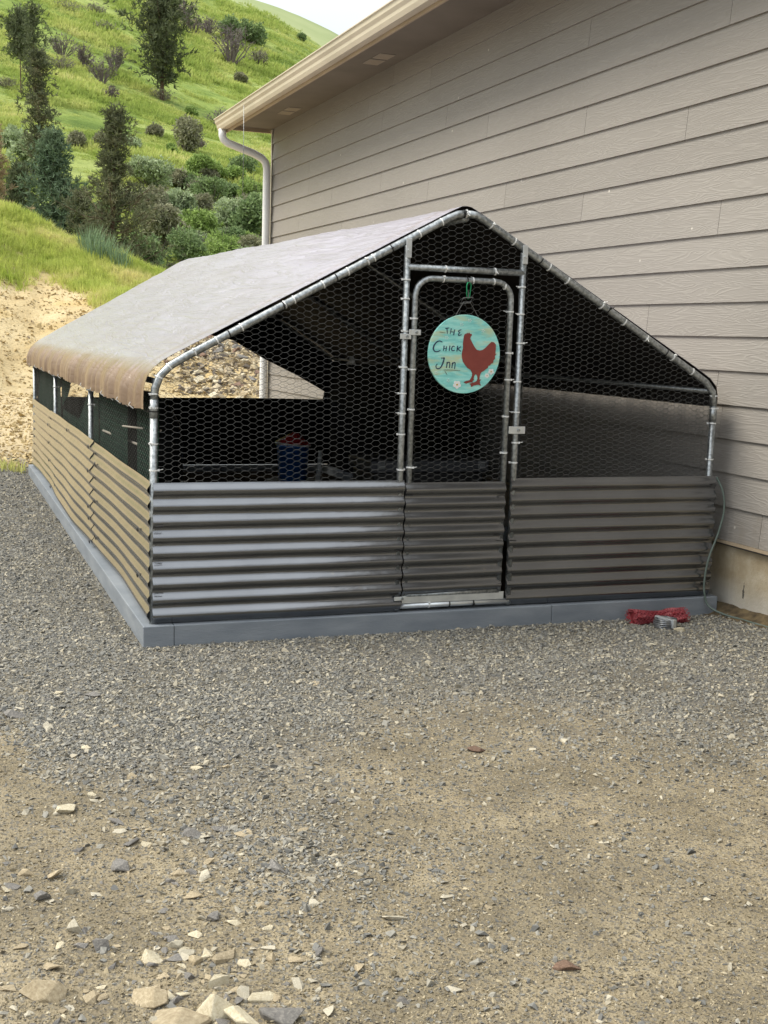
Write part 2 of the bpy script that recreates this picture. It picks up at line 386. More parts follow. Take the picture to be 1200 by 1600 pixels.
def stone_mat(name, stops, sc=25, rough=.85):
    m, t, p = newmat(name)
    oi = t.nodes.new('ShaderNodeObjectInfo'); c = ramp(t, oi.outputs['Random'], stops)
    v = coords(t); n = noise(t, v, sc, 5, .65)
    d = ramp(t, n, [(.3, (.78, .78, .78)), (.7, (1.18, 1.18, 1.18))])
    c2 = mixc(t, 1.0, c, d, 'MULTIPLY'); t.links.new(c2, p.inputs['Base Color'])
    p.inputs['Roughness'].default_value = rough; p.inputs['Specular IOR Level'].default_value = .35
    return m
M['gravel'] = stone_mat('grey_crushed_gravel', [(0, (.125, .125, .118)), (.3, (.19, .188, .172)), (.55, (.25, .242, .212)), (.78, (.31, .29, .235)), (.92, (.37, .33, .245)), (1, (.48, .44, .34))], 2)
M['gravel_tan'] = stone_mat('tan_grit', [(0, (.12, .11, .092)), (.3, (.185, .158, .108)), (.62, (.25, .208, .13)), (.87, (.32, .268, .17)), (1, (.45, .39, .27))], 2)
def rock_mat(name, a, b, c3, sc=14):
    m, t, p = newmat(name); v = coords(t)
    oi = t.nodes.new('ShaderNodeObjectInfo'); n = noise(t, v, sc, 6, .65, .4)
    c = ramp(t, n, [(.28, a), (.52, b), (.75, c3)])
    k = math_(t, 'MULTIPLY_ADD', oi.outputs['Random'], .3); t.nodes[-1].inputs[2].default_value = .85
    hs = t.nodes.new('ShaderNodeHueSaturation'); t.links.new(c, hs.inputs['Color']); t.links.new(k, hs.inputs['Value'])
    t.links.new(hs.outputs[0], p.inputs['Base Color']); p.inputs['Roughness'].default_value = .88
    bump(t, p, noise(t, v, 55, 6, .7), .55, .006); return m
M['rock_cream'] = rock_mat('cream_rock', (.40, .33, .20), (.56, .50, .36), (.68, .63, .49))
M['rock_white'] = rock_mat('white_rock', (.34, .31, .235), (.46, .42, .325), (.58, .54, .43))
M['rock_tan'] = rock_mat('tan_rock', (.26, .205, .125), (.40, .33, .215), (.54, .46, .32))
M['rock_grey'] = rock_mat('grey_rock', (.11, .106, .10), (.19, .18, .165), (.34, .315, .28))
M['rock_brown'] = rock_mat('brown_rock', (.10, .06, .04), (.17, .105, .07), (.25, .17, .12))

def ground_mat():
    m, t, p = newmat('gravel_ground'); v = coords(t, world=True)
    at = t.nodes.new('ShaderNodeAttribute'); at.attribute_name = 'sand'
    big = noise(t, v, 1.1, 5, .6); mid = noise(t, v, 7, 5, .65); fine = noise(t, v, 130, 3, .7)
    vo = nod(t, 'ShaderNodeTexVoronoi', Scale=120.0); t.links.new(v, vo.inputs['Vector'])
    sv = nod(t, 'ShaderNodeSeparateColor'); t.links.new(vo.outputs['Color'], sv.inputs[0])
    sand = ramp(t, math_(t, 'ADD', math_(t, 'MULTIPLY', mid, .7), math_(t, 'MULTIPLY', fine, .4)), [(.32, (.17, .14, .092)), (.52, (.272, .226, .148)), (.74, (.38, .325, .22))])
    grit = ramp(t, sv.outputs[0], [(0, (.075, .075, .072)), (.5, (.15, .146, .135)), (.85, (.22, .205, .17)), (1, (.32, .28, .2))])
    k = math_(t, 'ADD', at.outputs['Fac'], math_(t, 'MULTIPLY', math_(t, 'SUBTRACT', mid, .5), 1.2))
    kk = ramp(t, k, [(.15, (0, 0, 0)), (.85, (1, 1, 1))])
    sandg = mixc(t, ramp(t, sv.outputs[1], [(.68, (0, 0, 0)), (.75, (.8, .8, .8))]), sand, grit)
    c = mixc(t, kk, grit, sandg)
    c = mixc(t, ramp(t, noise(t, v, 2.3, 5, .62), [(.34, (.62, .62, .62)), (.62, (0, 0, 0))]), c, (.115, .098, .066))
    a2 = t.nodes.new('ShaderNodeAttribute'); a2.attribute_name = 'pale'
    c = mixc(t, a2.outputs['Fac'], c, ramp(t, mid, [(.3, (.42, .33, .19)), (.7, (.56, .455, .28))]))
    t.links.new(c, p.inputs['Base Color']); p.inputs['Roughness'].default_value = .95; p.inputs['Specular IOR Level'].default_value = .2
    h = math_(t, 'ADD', math_(t, 'MULTIPLY', vo.outputs['Distance'], .6), math_(t, 'MULTIPLY', fine, .6))
    bump(t, p, h, .8, .008); return m
M['ground'] = ground_mat()
def bank_mat():
    m, t, p = newmat('sandy_bank'); v = coords(t, world=True)
    n = noise(t, v, 1.6, 6, .6); f = noise(t, v, 14, 5, .7); s = noise(t, coords(t, world=True, scale=(1, 1, 4)), 1.0, 4, .5, .6)
    c = ramp(t, n, [(.3, (.44, .335, .175)), (.5, (.53, .42, .235)), (.7, (.59, .485, .295))])
    c = mixc(t, ramp(t, f, [(.28, (.7, .7, .7)), (.45, (0, 0, 0))]), c, (.20, .135, .065))
    c = mixc(t, ramp(t, s, [(.55, (0, 0, 0)), (.66, (.6, .6, .6))]), c, (.52, .38, .17))
    at = t.nodes.new('ShaderNodeAttribute'); at.attribute_name = 'sand'
    g = ramp(t, n, [(.3, (.30, .28, .10)), (.7, (.42, .37, .18))])
    c = mixc(t, at.outputs['Fac'], c, g)
    t.links.new(c, p.inputs['Base Color']); p.inputs['Roughness'].default_value = .95; p.inputs['Specular IOR Level'].default_value = .15
    bump(t, p, math_(t, 'ADD', f, n), .6, .07); return m
M['bank'] = bank_mat()
def hill_mat(name, k=1.0):
    m, t, p = newmat(name); v = coords(t, world=True)
    n = noise(t, v, .06, 6, .6); n2 = noise(t, v, .45, 6, .7); n3 = noise(t, v, .015, 3)
    c = ramp(t, n, [(.30, (.12*k, .18*k, .04*k)), (.46, (.22*k, .29*k, .07*k)), (.60, (.31*k, .37*k, .11*k)), (.75, (.39*k, .40*k, .18*k))])
    c = mixc(t, ramp(t, n2, [(.34, (.75, .75, .75)), (.52, (0, 0, 0))]), c, (.075*k, .135*k, .03*k))
    c = mixc(t, ramp(t, n3, [(.5, (0, 0, 0)), (.7, (.5, .5, .5))]), c, (.33*k, .34*k, .14*k))
    t.links.new(c, p.inputs['Base Color']); p.inputs['Roughness'].default_value = 1; p.inputs['Specular IOR Level'].default_value = .1
    bump(t, p, n2, .8, 1.0); return m
M['hill'] = hill_mat('hill_grass'); M['far_hill'] = pm('far_hill_grass', (.22, .27, .12), (.30, .34, .17), .02, 1, world=True, spec=.1)
def leaf_mat(name, stops, sc=.5, rnd=.0, trans=.25):
    m, t, p = newmat(name); v = coords(t, world=True)
    n = noise(t, v, sc, 5, .7); c = ramp(t, n, stops)
    geo = t.nodes.new('ShaderNodeNewGeometry'); r = geo.outputs['Random Per Island']
    k = math_(t, 'MULTIPLY_ADD', r, .7); t.nodes[-1].inputs[2].default_value = .65
    hs = t.nodes.new('ShaderNodeHueSaturation'); t.links.new(c, hs.inputs['Color']); t.links.new(k, hs.inputs['Value']); c = hs.outputs[0]
    t.links.new(c, p.inputs['Base Color']); p.inputs['Roughness'].default_value = .75; p.inputs['Specular IOR Level'].default_value = .2
    if trans:
        tr = t.nodes.new('ShaderNodeBsdfTranslucent'); t.links.new(c, tr.inputs['Color'])
        ms = t.nodes.new('ShaderNodeMixShader'); ms.inputs[0].default_value = trans
        t.links.new(p.outputs[0], ms.inputs[1]); t.links.new(tr.outputs[0], ms.inputs[2])
        t.links.new(ms.outputs[0], t.nodes['Material Output'].inputs['Surface'])
    return m
M['needle_dark'] = leaf_mat('dark_pine_needles', [(.3, (0.068, 0.088, 0.047)), (.7, (0.162, 0.182, 0.095))], .8)
M['needle_blue'] = leaf_mat('blue_green_needles', [(.3, (0.078, 0.130, 0.078)), (.7, (0.195, 0.254, 0.156))], .9)
M['needle_brown'] = leaf_mat('browning_needles', [(.3, (.085, .10, .055)), (.55, (.15, .16, .09)), (.75, (.24, .185, .11))], .9)
M['needle_rust'] = leaf_mat('rust_needles', [(.32, (0.130, 0.130, 0.072)), (.5, (0.260, 0.169, 0.098)), (.68, (0.169, 0.169, 0.091))], .9)
M['needle_tan'] = leaf_mat('dead_tan_needles', [(.3, (.27, .20, .12)), (.7, (.42, .32, .20))], .9)
M['bark'] = pm('pine_bark', (.07, .045, .032), (.14, .085, .06), 3, .95, world=True)
M['bark_grey'] = pm('grey_bark', (.07, .06, .055), (.13, .11, .10), 3, .95, world=True)
M['twig'] = pm('bare_purple_twigs', (.13, .105, .105), (.21, .175, .17), 1.5, .95, world=True)
M['leaf_green'] = leaf_mat('green_leaves', [(.3, (0.175, 0.262, 0.073)), (.7, (0.379, 0.495, 0.160))], .9)
M['leaf_dark'] = leaf_mat('dark_green_leaves', [(.3, (0.133, 0.199, 0.088)), (.7, (0.287, 0.376, 0.166))], .9)
M['leaf_pale'] = leaf_mat('pale_sage_leaves', [(.3, (0.212, 0.272, 0.136)), (.7, (0.484, 0.559, 0.348))], 1.2)
M['leaf_olive'] = leaf_mat('olive_leaves', [(.3, (0.180, 0.190, 0.118)), (.7, (0.360, 0.350, 0.226))], .9)
M['blade'] = leaf_mat('grass_blades', [(.3, (.30, .38, .07)), (.5, (.46, .50, .14)), (.7, (.60, .54, .26))], .9, trans=.4)
M['blade_hill'] = leaf_mat('hill_grass_blades', [(.30, (.15, .21, .05)), (.46, (.30, .37, .095)), (.60, (.44, .47, .16)), (.72, (.54, .51, .25))], .13, trans=.35)

# ------------------------------------------------------------------ terrain: one polar sheet split into ground, bank and hill
def sand_mask(x, y):
    D, s, u = polar(x, y)
    n = .75*fbm(x*1.1, y*1.1, 41)+.25*fbm(x*5, y*5, 42)
    edge = -1.62 - .75*np.exp(-((x+.02)/.42)**2) + .35*sstep(1.4, 2.6, x)*-1 + n
    a = sstep(1.1, -.95, y-edge)
    left = sstep(-.36, -.62, x+.3*fbm(x*2, y*2, 44))*sstep(-.75, -1.35, y)
    far = sstep(11.8, 13.4, D+.5*n)
    spots = .55*sstep(.15, .6, fbm(x*1.6+9, y*1.6, 47))*sstep(-2.2, -.8, -np.abs(y+.4))
    return np.clip(np.maximum(np.maximum(np.maximum(a, left), far), spots), 0, 1)

TH = [np.linspace(-180, -32, 30)[:-1], np.linspace(-32, -26, 16)[:-1], np.arange(-26, 26.01, .17), np.linspace(26, 32, 16)[1:], np.linspace(32, 180, 30)[1:]]
TH = np.radians(np.concatenate(TH)); TH = TH[:-1]
RR = np.concatenate([[.3, .6, 1.0, 1.5], 1.9*(420/1.9)**np.linspace(0, 1, 430)])
rr, tt = np.meshgrid(RR, TH, indexing='ij')
gx_ = CAM.x + rr*(np.cos(tt)*FH[0]+np.sin(tt)*RH[0]); gy_ = CAM.y + rr*(np.cos(tt)*FH[1]+np.sin(tt)*RH[1])
gz_ = terrain(gx_, gy_)
NV = np.stack([gx_, gy_, gz_], -1).reshape(-1, 3); nr, na = rr.shape
ii, jj = np.meshgrid(np.arange(nr-1), np.arange(na), indexing='ij'); j2 = (jj+1) % na
QF = np.stack([ii*na+jj, ii*na+j2, (ii+1)*na+j2, (ii+1)*na+jj], -1).reshape(-1, 4)[:, ::-1]
fc = NV[QF].mean(1); fD, fs, fu = polar(fc[:, 0], fc[:, 1])
cls = np.where(fD < toe(fu), 0, np.where(fD < 34, 1, 2))
def sub(name, sel, mat):
    q = QF[sel]; ids, inv = np.unique(q, return_inverse=True); v = NV[ids]
    o = link(name, v, inv.reshape(-1, 4), mat, smooth=True); tag(o, kind='structure')
    return o, v
g_o, gv = sub('ground', cls == 0, M['ground'])
g_o.data.flip_normals() if g_o.data.polygons[len(g_o.data.polygons)//2].normal.z < 0 else None
a = g_o.data.attributes.new('sand', 'FLOAT', 'POINT'); a.data.foreach_set('value', sand_mask(gv[:, 0], gv[:, 1]).astype(np.float32))
pD, ps, pu = polar(gv[:, 0], gv[:, 1])
a = g_o.data.attributes.new('pale', 'FLOAT', 'POINT'); a.data.foreach_set('value', (sstep(12.2, 14.5, pD+.8*fbm(gv[:, 0], gv[:, 1], 43))*.9).astype(np.float32))
b_o, bv = sub('bank', cls == 1, M['bank'])
bD, bs, bu = polar(bv[:, 0], bv[:, 1]); bt = (bD-toe(bu))/6.6
def grassy(t, u, x, y): return sstep(.50, .84, t+.24*fbm(x*.8, y*.8, 51))*sstep(-.10, -.17, u)
a = b_o.data.attributes.new('sand', 'FLOAT', 'POINT'); a.data.foreach_set('value', grassy(bt, bu, bv[:, 0], bv[:, 1]).astype(np.float32))
h_o, hv = sub('hill', cls == 2, M['hill'])
# a further ridge beyond the first hill
us = np.linspace(-.4, .25, 80); ds = np.linspace(330, 620, 16)
dd, uu = np.meshgrid(ds, us, indexing='ij')
far_e = np.interp(uu, [-.4, -.158, -.1265, -.099, -.079, -.0485, 0, .1, .25], [.33, .268, .263, .256, .249, .2365, .205, .15, .09])
fx = CAM.x+dd*(FH[0]+uu*RH[0]); fy = CAM.y+dd*(FH[1]+uu*RH[1])
fz = 1.41 + far_e*np.minimum(dd, 560)*(.72+.28*sstep(330, 560, dd)) + 1.2*fbm(fx*.02, fy*.02, 61)
i2, j2_ = np.meshgrid(np.arange(15), np.arange(79), indexing='ij')
fq = np.stack([i2*80+j2_, i2*80+j2_+1, (i2+1)*80+j2_+1, (i2+1)*80+j2_], -1).reshape(-1, 4)
tag(link('far_hill', np.stack([fx, fy, fz], -1).reshape(-1, 3), fq, M['far_hill'], smooth=True), kind='structure')

# ------------------------------------------------------------------ scatter (stuff only)
def hull_rock(seed, n=12, flat=.6, name='rock', bev=0.0):
    r = random.Random(seed); bm = bmesh.new()
    for _ in range(n):
        v = Vector((r.gauss(0, 1), r.gauss(0, 1), r.gauss(0, 1))).normalized()*r.uniform(.82, 1.05)
        bm.verts.new((v.x*.5, v.y*.5*r.uniform(.75, 1), v.z*.5*flat))
    res = bmesh.ops.convex_hull(bm, input=bm.verts)
    bmesh.ops.delete(bm, geom=[g for g in res['geom_interior'] if isinstance(g, bmesh.types.BMVert)], context='VERTS')
    if bev: bmesh.ops.bevel(bm, geom=bm.edges[:], offset=bev, segments=1, affect='EDGES')
    bmesh.ops.recalc_face_normals(bm, faces=bm.faces)
    me = bpy.data.meshes.new(name); bm.to_mesh(me); bm.free(); return me
def scatter(name, pos, rot, scl, idx, meshes, mat, kind='stuff'):
    coll = bpy.data.collections.new(name+'_kinds')
    for k, me in enumerate(meshes):
        me.materials.clear(); me.materials.append(mat)
        coll.objects.link(bpy.data.objects.new('%s_kind_%02d' % (name, k), me))
    n = len(pos); me = bpy.data.meshes.new(name); me.vertices.add(n); me.vertices.foreach_set('co', np.ascontiguousarray(pos, np.float32).ravel())
    for nm, ty, dat in (('rot', 'FLOAT_VECTOR', rot), ('scl', 'FLOAT_VECTOR', scl)):
        a = me.attributes.new(nm, ty, 'POINT'); a.data.foreach_set('vector', np.ascontiguousarray(dat, np.float32).ravel())
    a = me.attributes.new('idx', 'INT', 'POINT'); a.data.foreach_set('value', np.ascontiguousarray(idx, np.int32))
    o = bpy.data.objects.new(name, me); COL.objects.link(o); tag(o, kind=kind)
    me.materials.append(mat)
    g = bpy.data.node_groups.new(name, 'GeometryNodeTree'); g.interface.new_socket('Geometry', in_out='INPUT', socket_type='NodeSocketGeometry'); g.interface.new_socket('Geometry', in_out='OUTPUT', socket_type='NodeSocketGeometry')
    N = g.nodes; a = N.new('NodeGroupInput'); z = N.new('NodeGroupOutput'); ip = N.new('GeometryNodeInstanceOnPoints')
    ci = N.new('GeometryNodeCollectionInfo'); ci.inputs['Collection'].default_value = coll; ci.inputs['Separate Children'].default_value = True; ci.inputs['Reset Children'].default_value = True
    def na_(nm, ty):
        q = N.new('GeometryNodeInputNamedAttribute'); q.data_type = ty; q.inputs['Name'].default_value = nm; return q.outputs['Attribute']
    er = N.new('FunctionNodeEulerToRotation'); lk = g.links.new
    lk(a.outputs[0], ip.inputs['Points']); lk(ci.outputs[0], ip.inputs['Instance']); ip.inputs['Pick Instance'].default_value = True
    lk(na_('idx', 'INT'), ip.inputs['Instance Index']); lk(na_('rot', 'FLOAT_VECTOR'), er.inputs[0]); lk(er.outputs[0], ip.inputs['Rotation']); lk(na_('scl', 'FLOAT_VECTOR'), ip.inputs['Scale'])
    lk(ip.outputs[0], z.inputs[0])
    md = o.modifiers.new('scatter', 'NODES'); md.node_group = g
    return o
def outside(x, y):
    return ~((x > -.05) & (x < 3.3) & (y > -.045) & (y < 6.9)) & ~((x > 3.085-.014*y) & (y < 9.1))
def sample_ground(n, d0, d1, pw, u0=-.37, u1=.37):
    q = RNG.random(n); k = 1-pw
    D = (d0**k + q*(d1**k-d0**k))**(1/k) if abs(k) > 1e-6 else d0*(d1/d0)**q
    u = RNG.uniform(u0, u1, n); s = u*D
    return CAM.x+D*FH[0]+s*RH[0], CAM.y+D*FH[1]+s*RH[1], D
GR = [hull_rock(100+k, 9, f, 'gravel_stone') for k, f in enumerate((.45, .6, .75, .5, .65, .55, .4, .7))]
# grey gravel; density per area ~ D^-p so that the far part is not wasted
x, y, D = sample_ground(640000, 2.2, 13, .35, -.62, .56)
m = outside(x, y); x, y, D = x[m], y[m], D[m]
sm = sand_mask(x, y); keep = RNG.random(len(x)) < ((1-sm)*.93+.042)*(1+.9*fbm(x*2.0, y*2.0, 131))
x, y, D = x[keep], y[keep], D[keep]
sz = np.clip(RNG.lognormal(math.log(.0108), .42, len(x)), .005, .035)*(1+.05*np.maximum(D-5, 0))
z = terrain(x, y)
scatter('gravel', np.stack([x, y, z+sz*.10], -1), np.stack([RNG.normal(0, .45, len(x)), RNG.normal(0, .45, len(x)), RNG.uniform(0, 6.28, len(x))], -1),
        np.stack([sz*RNG.uniform(.9, 1.5, len(x)), sz*RNG.uniform(.7, 1.1, len(x)), sz*RNG.uniform(.7, 1.2, len(x))], -1), RNG.integers(0, 8, len(x)), GR, M['gravel'])
print('gravel', len(x))
x, y, D = sample_ground(330000, 2.2, 7.5, 1.0, -.60, .56)
m = outside(x, y); x, y, D = x[m], y[m], D[m]
sm = sand_mask(x, y); keep = RNG.random(len(x)) < sm*.75
x, y = x[keep], y[keep]
sz = np.clip(RNG.lognormal(math.log(.0050), .48, len(x)), .0025, .022)
z = terrain(x, y); GR2 = [hull_rock(140+k, 8, .6, 'grit_stone') for k in range(5)]
scatter('grit', np.stack([x, y, z+sz*.08], -1), np.stack([RNG.normal(0, .4, len(x)), RNG.normal(0, .4, len(x)), RNG.uniform(0, 6.28, len(x))], -1),
        np.stack([sz*1.3, sz, sz*.9], -1), RNG.integers(0, 5, len(x)), GR2, M['gravel_tan'])
print('grit', len(x))

# scree on the bank behind the coop: fine fragments as stuff
def bank_pts(n, u0, u1, t0, t1):
    u = RNG.uniform(u0, u1, n); t = RNG.uniform(t0, t1, n); D = toe(u)+t*6.6
    return CAM.x+D*(FH[0]+u*RH[0]), CAM.y+D*(FH[1]+u*RH[1]), u, t
x, y, u, t = bank_pts(9000, -.205, .02, .03, 1.05)
k = RNG.random(len(x)) < sstep(-.20, -.155, u+.05*fbm(x*.8, y*.8, 71)-.05*(.5-t))
x, y = x[k], y[k]; sz = np.clip(RNG.lognormal(math.log(.085), .4, len(x)), .03, .2); z = terrain(x, y)
GR3 = [hull_rock(160+k, 10, .65, 'scree_stone') for k in range(6)]
M['scree'] = stone_mat('scree_stone', [(0, (.11, .095, .082)), (.3, (.22, .18, .13)), (.55, (.36, .29, .18)), (.8, (.46, .38, .24)), (1, (.58, .50, .35))], 3)
scatter('scree', np.stack([x, y, z+sz*.05], -1), np.stack([RNG.normal(0, .6, len(x)), RNG.normal(0, .6, len(x)), RNG.uniform(0, 6.28, len(x))], -1),
        np.stack([sz*1.3, sz, sz], -1), RNG.integers(0, 6, len(x)), GR3, M['scree'])
# pebbles and clods on the sandy face
x, y, u, t = bank_pts(13000, -.36, -.12, -1.1, .62); sz = np.clip(RNG.lognormal(math.log(.035), .5, len(x)), .012, .14); z = terrain(x, y)
M['clod'] = stone_mat('sandy_clod', [(0, (.33, .25, .12)), (.5, (.44, .335, .165)), (.85, (.52, .41, .225)), (1, (.2, .15, .1))], 3)
scatter('clods', np.stack([x, y, z+sz*.05], -1), np.stack([RNG.normal(0, .6, len(x)), RNG.normal(0, .6, len(x)), RNG.uniform(0, 6.28, len(x))], -1),
        np.stack([sz*1.3, sz, sz*.8], -1), RNG.integers(0, 6, len(x)), [hull_rock(180+k, 10, .6, 'clod_stone') for k in range(6)], M['clod'])

def tuft(seed, n, h, spread, wid, droop=.5):
    r = random.Random(seed); mb = MB()
    for _ in range(n):
        a = r.uniform(0, 6.283); b = Vector((math.cos(a), math.sin(a), 0)); s = b.cross(Vector((0, 0, 1)))*wid
        p0 = b*r.uniform(0, spread); hh = h*r.uniform(.55, 1.1); l = r.uniform(.1, droop)*hh
        p1 = p0+b*l*.4+Vector((0, 0, hh*.6)); p2 = p0+b*l+Vector((0, 0, hh))
        mb.add([p0-s, p0+s, p1+s*.7, p1-s*.7, p2], [(0, 1, 2, 3), (3, 2, 4)])
    me = bpy.data.meshes.new('grass_tuft'); me.from_pydata([tuple(v) for v in mb.v], [], mb.f); return me
x, y, u, t = bank_pts(42000, -.42, -.13, .38, 1.22)
k = RNG.random(len(x)) < grassy(t, u, x, y)*.9; x, y = x[k], y[k]; n = len(x); z = terrain(x, y)
sc = RNG.uniform(.6, 1.25, n)*(1+.5*fbm(x*.6, y*.6, 81))
scatter('bank_grass', np.stack([x, y, z-.01], -1), np.stack([RNG.normal(0, .15, n), RNG.normal(0, .15, n), RNG.uniform(0, 6.28, n)], -1), np.stack([sc]*3, -1), RNG.integers(0, 4, n),
        [tuft(200+k, 11, .17, .10, .005, .8) for k in range(4)], M['blade'])
n = 85000; u = RNG.uniform(-.40, .02, n); g = RNG.uniform(.12, 1.0, n); D = np.interp(g, GV[:-1], GD[:-1])*RNG.uniform(.98, 1.02, n)
x = CAM.x+D*(FH[0]+u*RH[0]); y = CAM.y+D*(FH[1]+u*RH[1]); z = terrain(x, y)
cl = fbm(x*.22, y*.22, 85)+.6*fbm(x*.06, y*.06, 86)
sc = np.clip(.7+1.5*cl, .12, 2.2)*RNG.uniform(.55, .95, n)*(D/110)**.35
scatter('hill_grass', np.stack([x, y, z-.03], -1), np.stack([RNG.normal(0, .15, n), RNG.normal(0, .15, n), RNG.uniform(0, 6.28, n)], -1), np.stack([sc*1.5, sc*1.5, sc], -1), RNG.integers(0, 4, n),
        [tuft(220+k, 14, .42, .55, .045, .9) for k in range(4)], M['blade_hill'])

# ------------------------------------------------------------------ house
HA = math.radians(0.8)
house = thing('house', 'large house wall of taupe lap siding with cream gutter, beside the coop', 'house', (3.1, 0, 0), HA)
HC, HS = math.cos(HA), math.sin(HA)
HN = Vector((HC, HS, 0))                       # wall normal into the house
def wall_yz(px, py):
    p = on_plane(px, py, HN, HN.dot(Vector((3.1, 0, 0)))); d = p-Vector((3.1, 0, 0)); return (-d.x*HS+d.y*HC, d.z)
Y0, Y1 = -9.0, 9.08
EXPO = .1812; ZB = .393; NC = 19
Z3 = lambda s, ox, oy, L_: [(ox+a/s, oy+b/s) for a, b in L_]
jp = Z3(2.667, 750, 0, [(465,150),(1057,50),(447,520),(870,525),(37,560),(432,890),(1005,920),(110,850),(998,1570)]) + \
     Z3(2.667, 330, 0, [(925,180),(920,360),(662,410),(718,545),(986,515),(1157,555),(507,790),(711,795),(412,755),(907,825),(375,630)]) + Z3(3, 800, 340, [(757,1065)])
joints = {k: [] for k in range(NC+1)}
for q in jp:
    yy, zz = wall_yz(*q); k = int((zz-ZB)/EXPO)
    if 0 <= k <= NC: joints[k].append(yy)
rj = random.Random(3)
for k in range(NC):
    js = sorted(joints[k])
    cuts = [j for i, j in enumerate(js) if i == 0 or j-js[i-1] > .4]
    lo = cuts[0] if cuts else rj.uniform(-1, 2); hi = cuts[-1] if cuts else lo
    if not cuts: cuts = [lo]
    while lo-3.66 > Y0+.3: lo -= 3.66; cuts.insert(0, lo)
    while hi+3.66 < Y1-.3: hi += 3.66; cuts.append(hi)
    e = [Y0]+cuts+[Y1]
    z0 = ZB+k*EXPO; z1 = min(z0+EXPO+.022, 3.835)
    for i in range(len(e)-1):
        a, b = e[i]+.0016, e[i+1]-.0016; c = (a+b)/2; l = (b-a)/2
        v = [(-.0195, -l, 0), (-.0195, l, 0), (-.0045, l, z1-z0), (-.0045, -l, z1-z0), (.0, -l, 0), (.0, l, 0), (.0, l, z1-z0), (.0, -l, z1-z0)]
        f = [(0, 3, 2, 1), (4, 5, 6, 7), (0, 1, 5, 4), (1, 2, 6, 5), (2, 3, 7, 6), (3, 0, 4, 7)]
        o = link('siding_board', v, f, M['siding'], house, fix=True); o.location = (0, c, z0)
mb = MB(); mb.box((.002, Y0, .36), (.18, Y1-.03, 3.9)); mb.box((.002, Y1-.03, .36), (7.5, Y1, 3.9)); obj('wall', mb, M['roof'], house)
mb = MB(); mb.box((.012, Y0, -.3), (.25, Y1-.02, .372)); mb.box((.25, Y1-.25, -.3), (7.4, Y1-.02, .372)); obj('foundation', mb, M['concrete'], house)
mb = MB(); mb.box((-.024, Y0, .374), (.0, Y1-.01, .391)); obj('drip_flashing', mb, M['fascia'], house)
mb = MB(); mb.box((-.026, Y1, .38), (.07, Y1+.022, 3.83)); mb.box((-.026, Y1-.012, .38), (-.0205, Y1, 3.83)); obj('corner_trim', mb, M['trim'], house)
YE = 9.16
mb = MB(); mb.box((-.56, Y0, 3.835), (.18, YE-.03, 3.85)); obj('soffit', mb, M['soffit'], house)
mb = MB(); mb.box((-.58, Y0, 3.745), (-.56, YE, 3.90)); obj('fascia', mb, M['fascia'], house, bevel=.003)
mb = MB(); mb.box((-.56, YE-.03, 3.79), (.0, YE, 3.90)); obj('end_fascia', mb, M['fascia'], house)
gp = [(-.582, 3.885), (-.582, 3.772), (-.655, 3.768), (-.672, 3.80), (-.676, 3.825), (-.695, 3.85), (-.70, 3.885), (-.712, 3.888), (-.712, 3.897), (-.694, 3.897), (-.690, 3.852), (-.67, 3.824), (-.666, 3.802), (-.652, 3.774), (-.588, 3.778), (-.588, 3.885)]
mb = MB(); n = len(gp); v = [(px_, yy, pz) for yy in (Y0, YE+.01) for px_, pz in gp]
mb.add(v, [(i, (i+1) % n, (i+1) % n+n, i+n) for i in range(n)])
mb.add([(-.582, YE+.011, 3.885), (-.582, YE+.011, 3.772), (-.655, YE+.011, 3.768), (-.676, YE+.011, 3.825), (-.70, YE+.011, 3.885)], [(0, 1, 2, 3, 4)])
obj('gutter', mb, M['gutter'], house)
for px_, py_ in ((592, 92), (452, 173)):
    d = on_plane(px_, py_, (0, 0, 1), 3.835)-Vector((3.1, 0, 0)); yy = -d.x*HS+d.y*HC; xx = d.x*HC+d.y*HS
    fr = MB()
    for s in (-1, 1): fr.box((xx-.07, yy+s*.12-.10, 3.829), (xx+.07, yy+s*.12+.10, 3.8335))
    vf = obj('soffit_vent', fr, M['vent'], house)
    lv = MB()
    for s in (-1, 1):
        for k in range(7): lv.box((xx-.056+k*.018, yy+s*.12-.085, 3.826), (xx-.051+k*.018, yy+s*.12+.085, 3.8285))
    obj('louvre', lv, M['fascia'], vf)
mb = MB(); P = [(-.63, 9.06, 3.775), (-.63, 9.06, 3.70), (-.615, 9.06, 3.66), (-.57, 9.06, 3.625), (-.25, 9.06, 3.53), (-.15, 9.06, 3.485), (-.105, 9.06, 3.44), (-.085, 9.06, 3.37), (-.085, 9.06, 3.2), (-.085, 9.06, .12), (-.11, 9.06, .06), (-.2, 9.06, .03)]
mb.tube(P, .045, 14); sp_ = obj('downspout', mb, M['spout'], house, smooth=True)
for zz in (2.45, 1.2):
    mb = MB(); mb.lathe([(.0475, -.02), (.0475, .02)], (-.085, 9.06, zz), 14); obj('pipe_strap', mb, M['trim'], sp_)
mb = MB(); mb.add([(-.66, Y0, 3.90), (-.66, YE+.02, 3.90), (4, YE+.02, 5.3), (4, Y0, 5.3), (-.66, Y0, 3.935), (-.66, YE+.02, 3.935), (4, YE+.02, 5.34), (4, Y0, 5.34)], [(0, 3, 2, 1), (4, 5, 6, 7), (0, 1, 5, 4), (1, 2, 6, 5), (2, 3, 7, 6), (3, 0, 4, 7)]); obj('roof', mb, M['roof'], house)

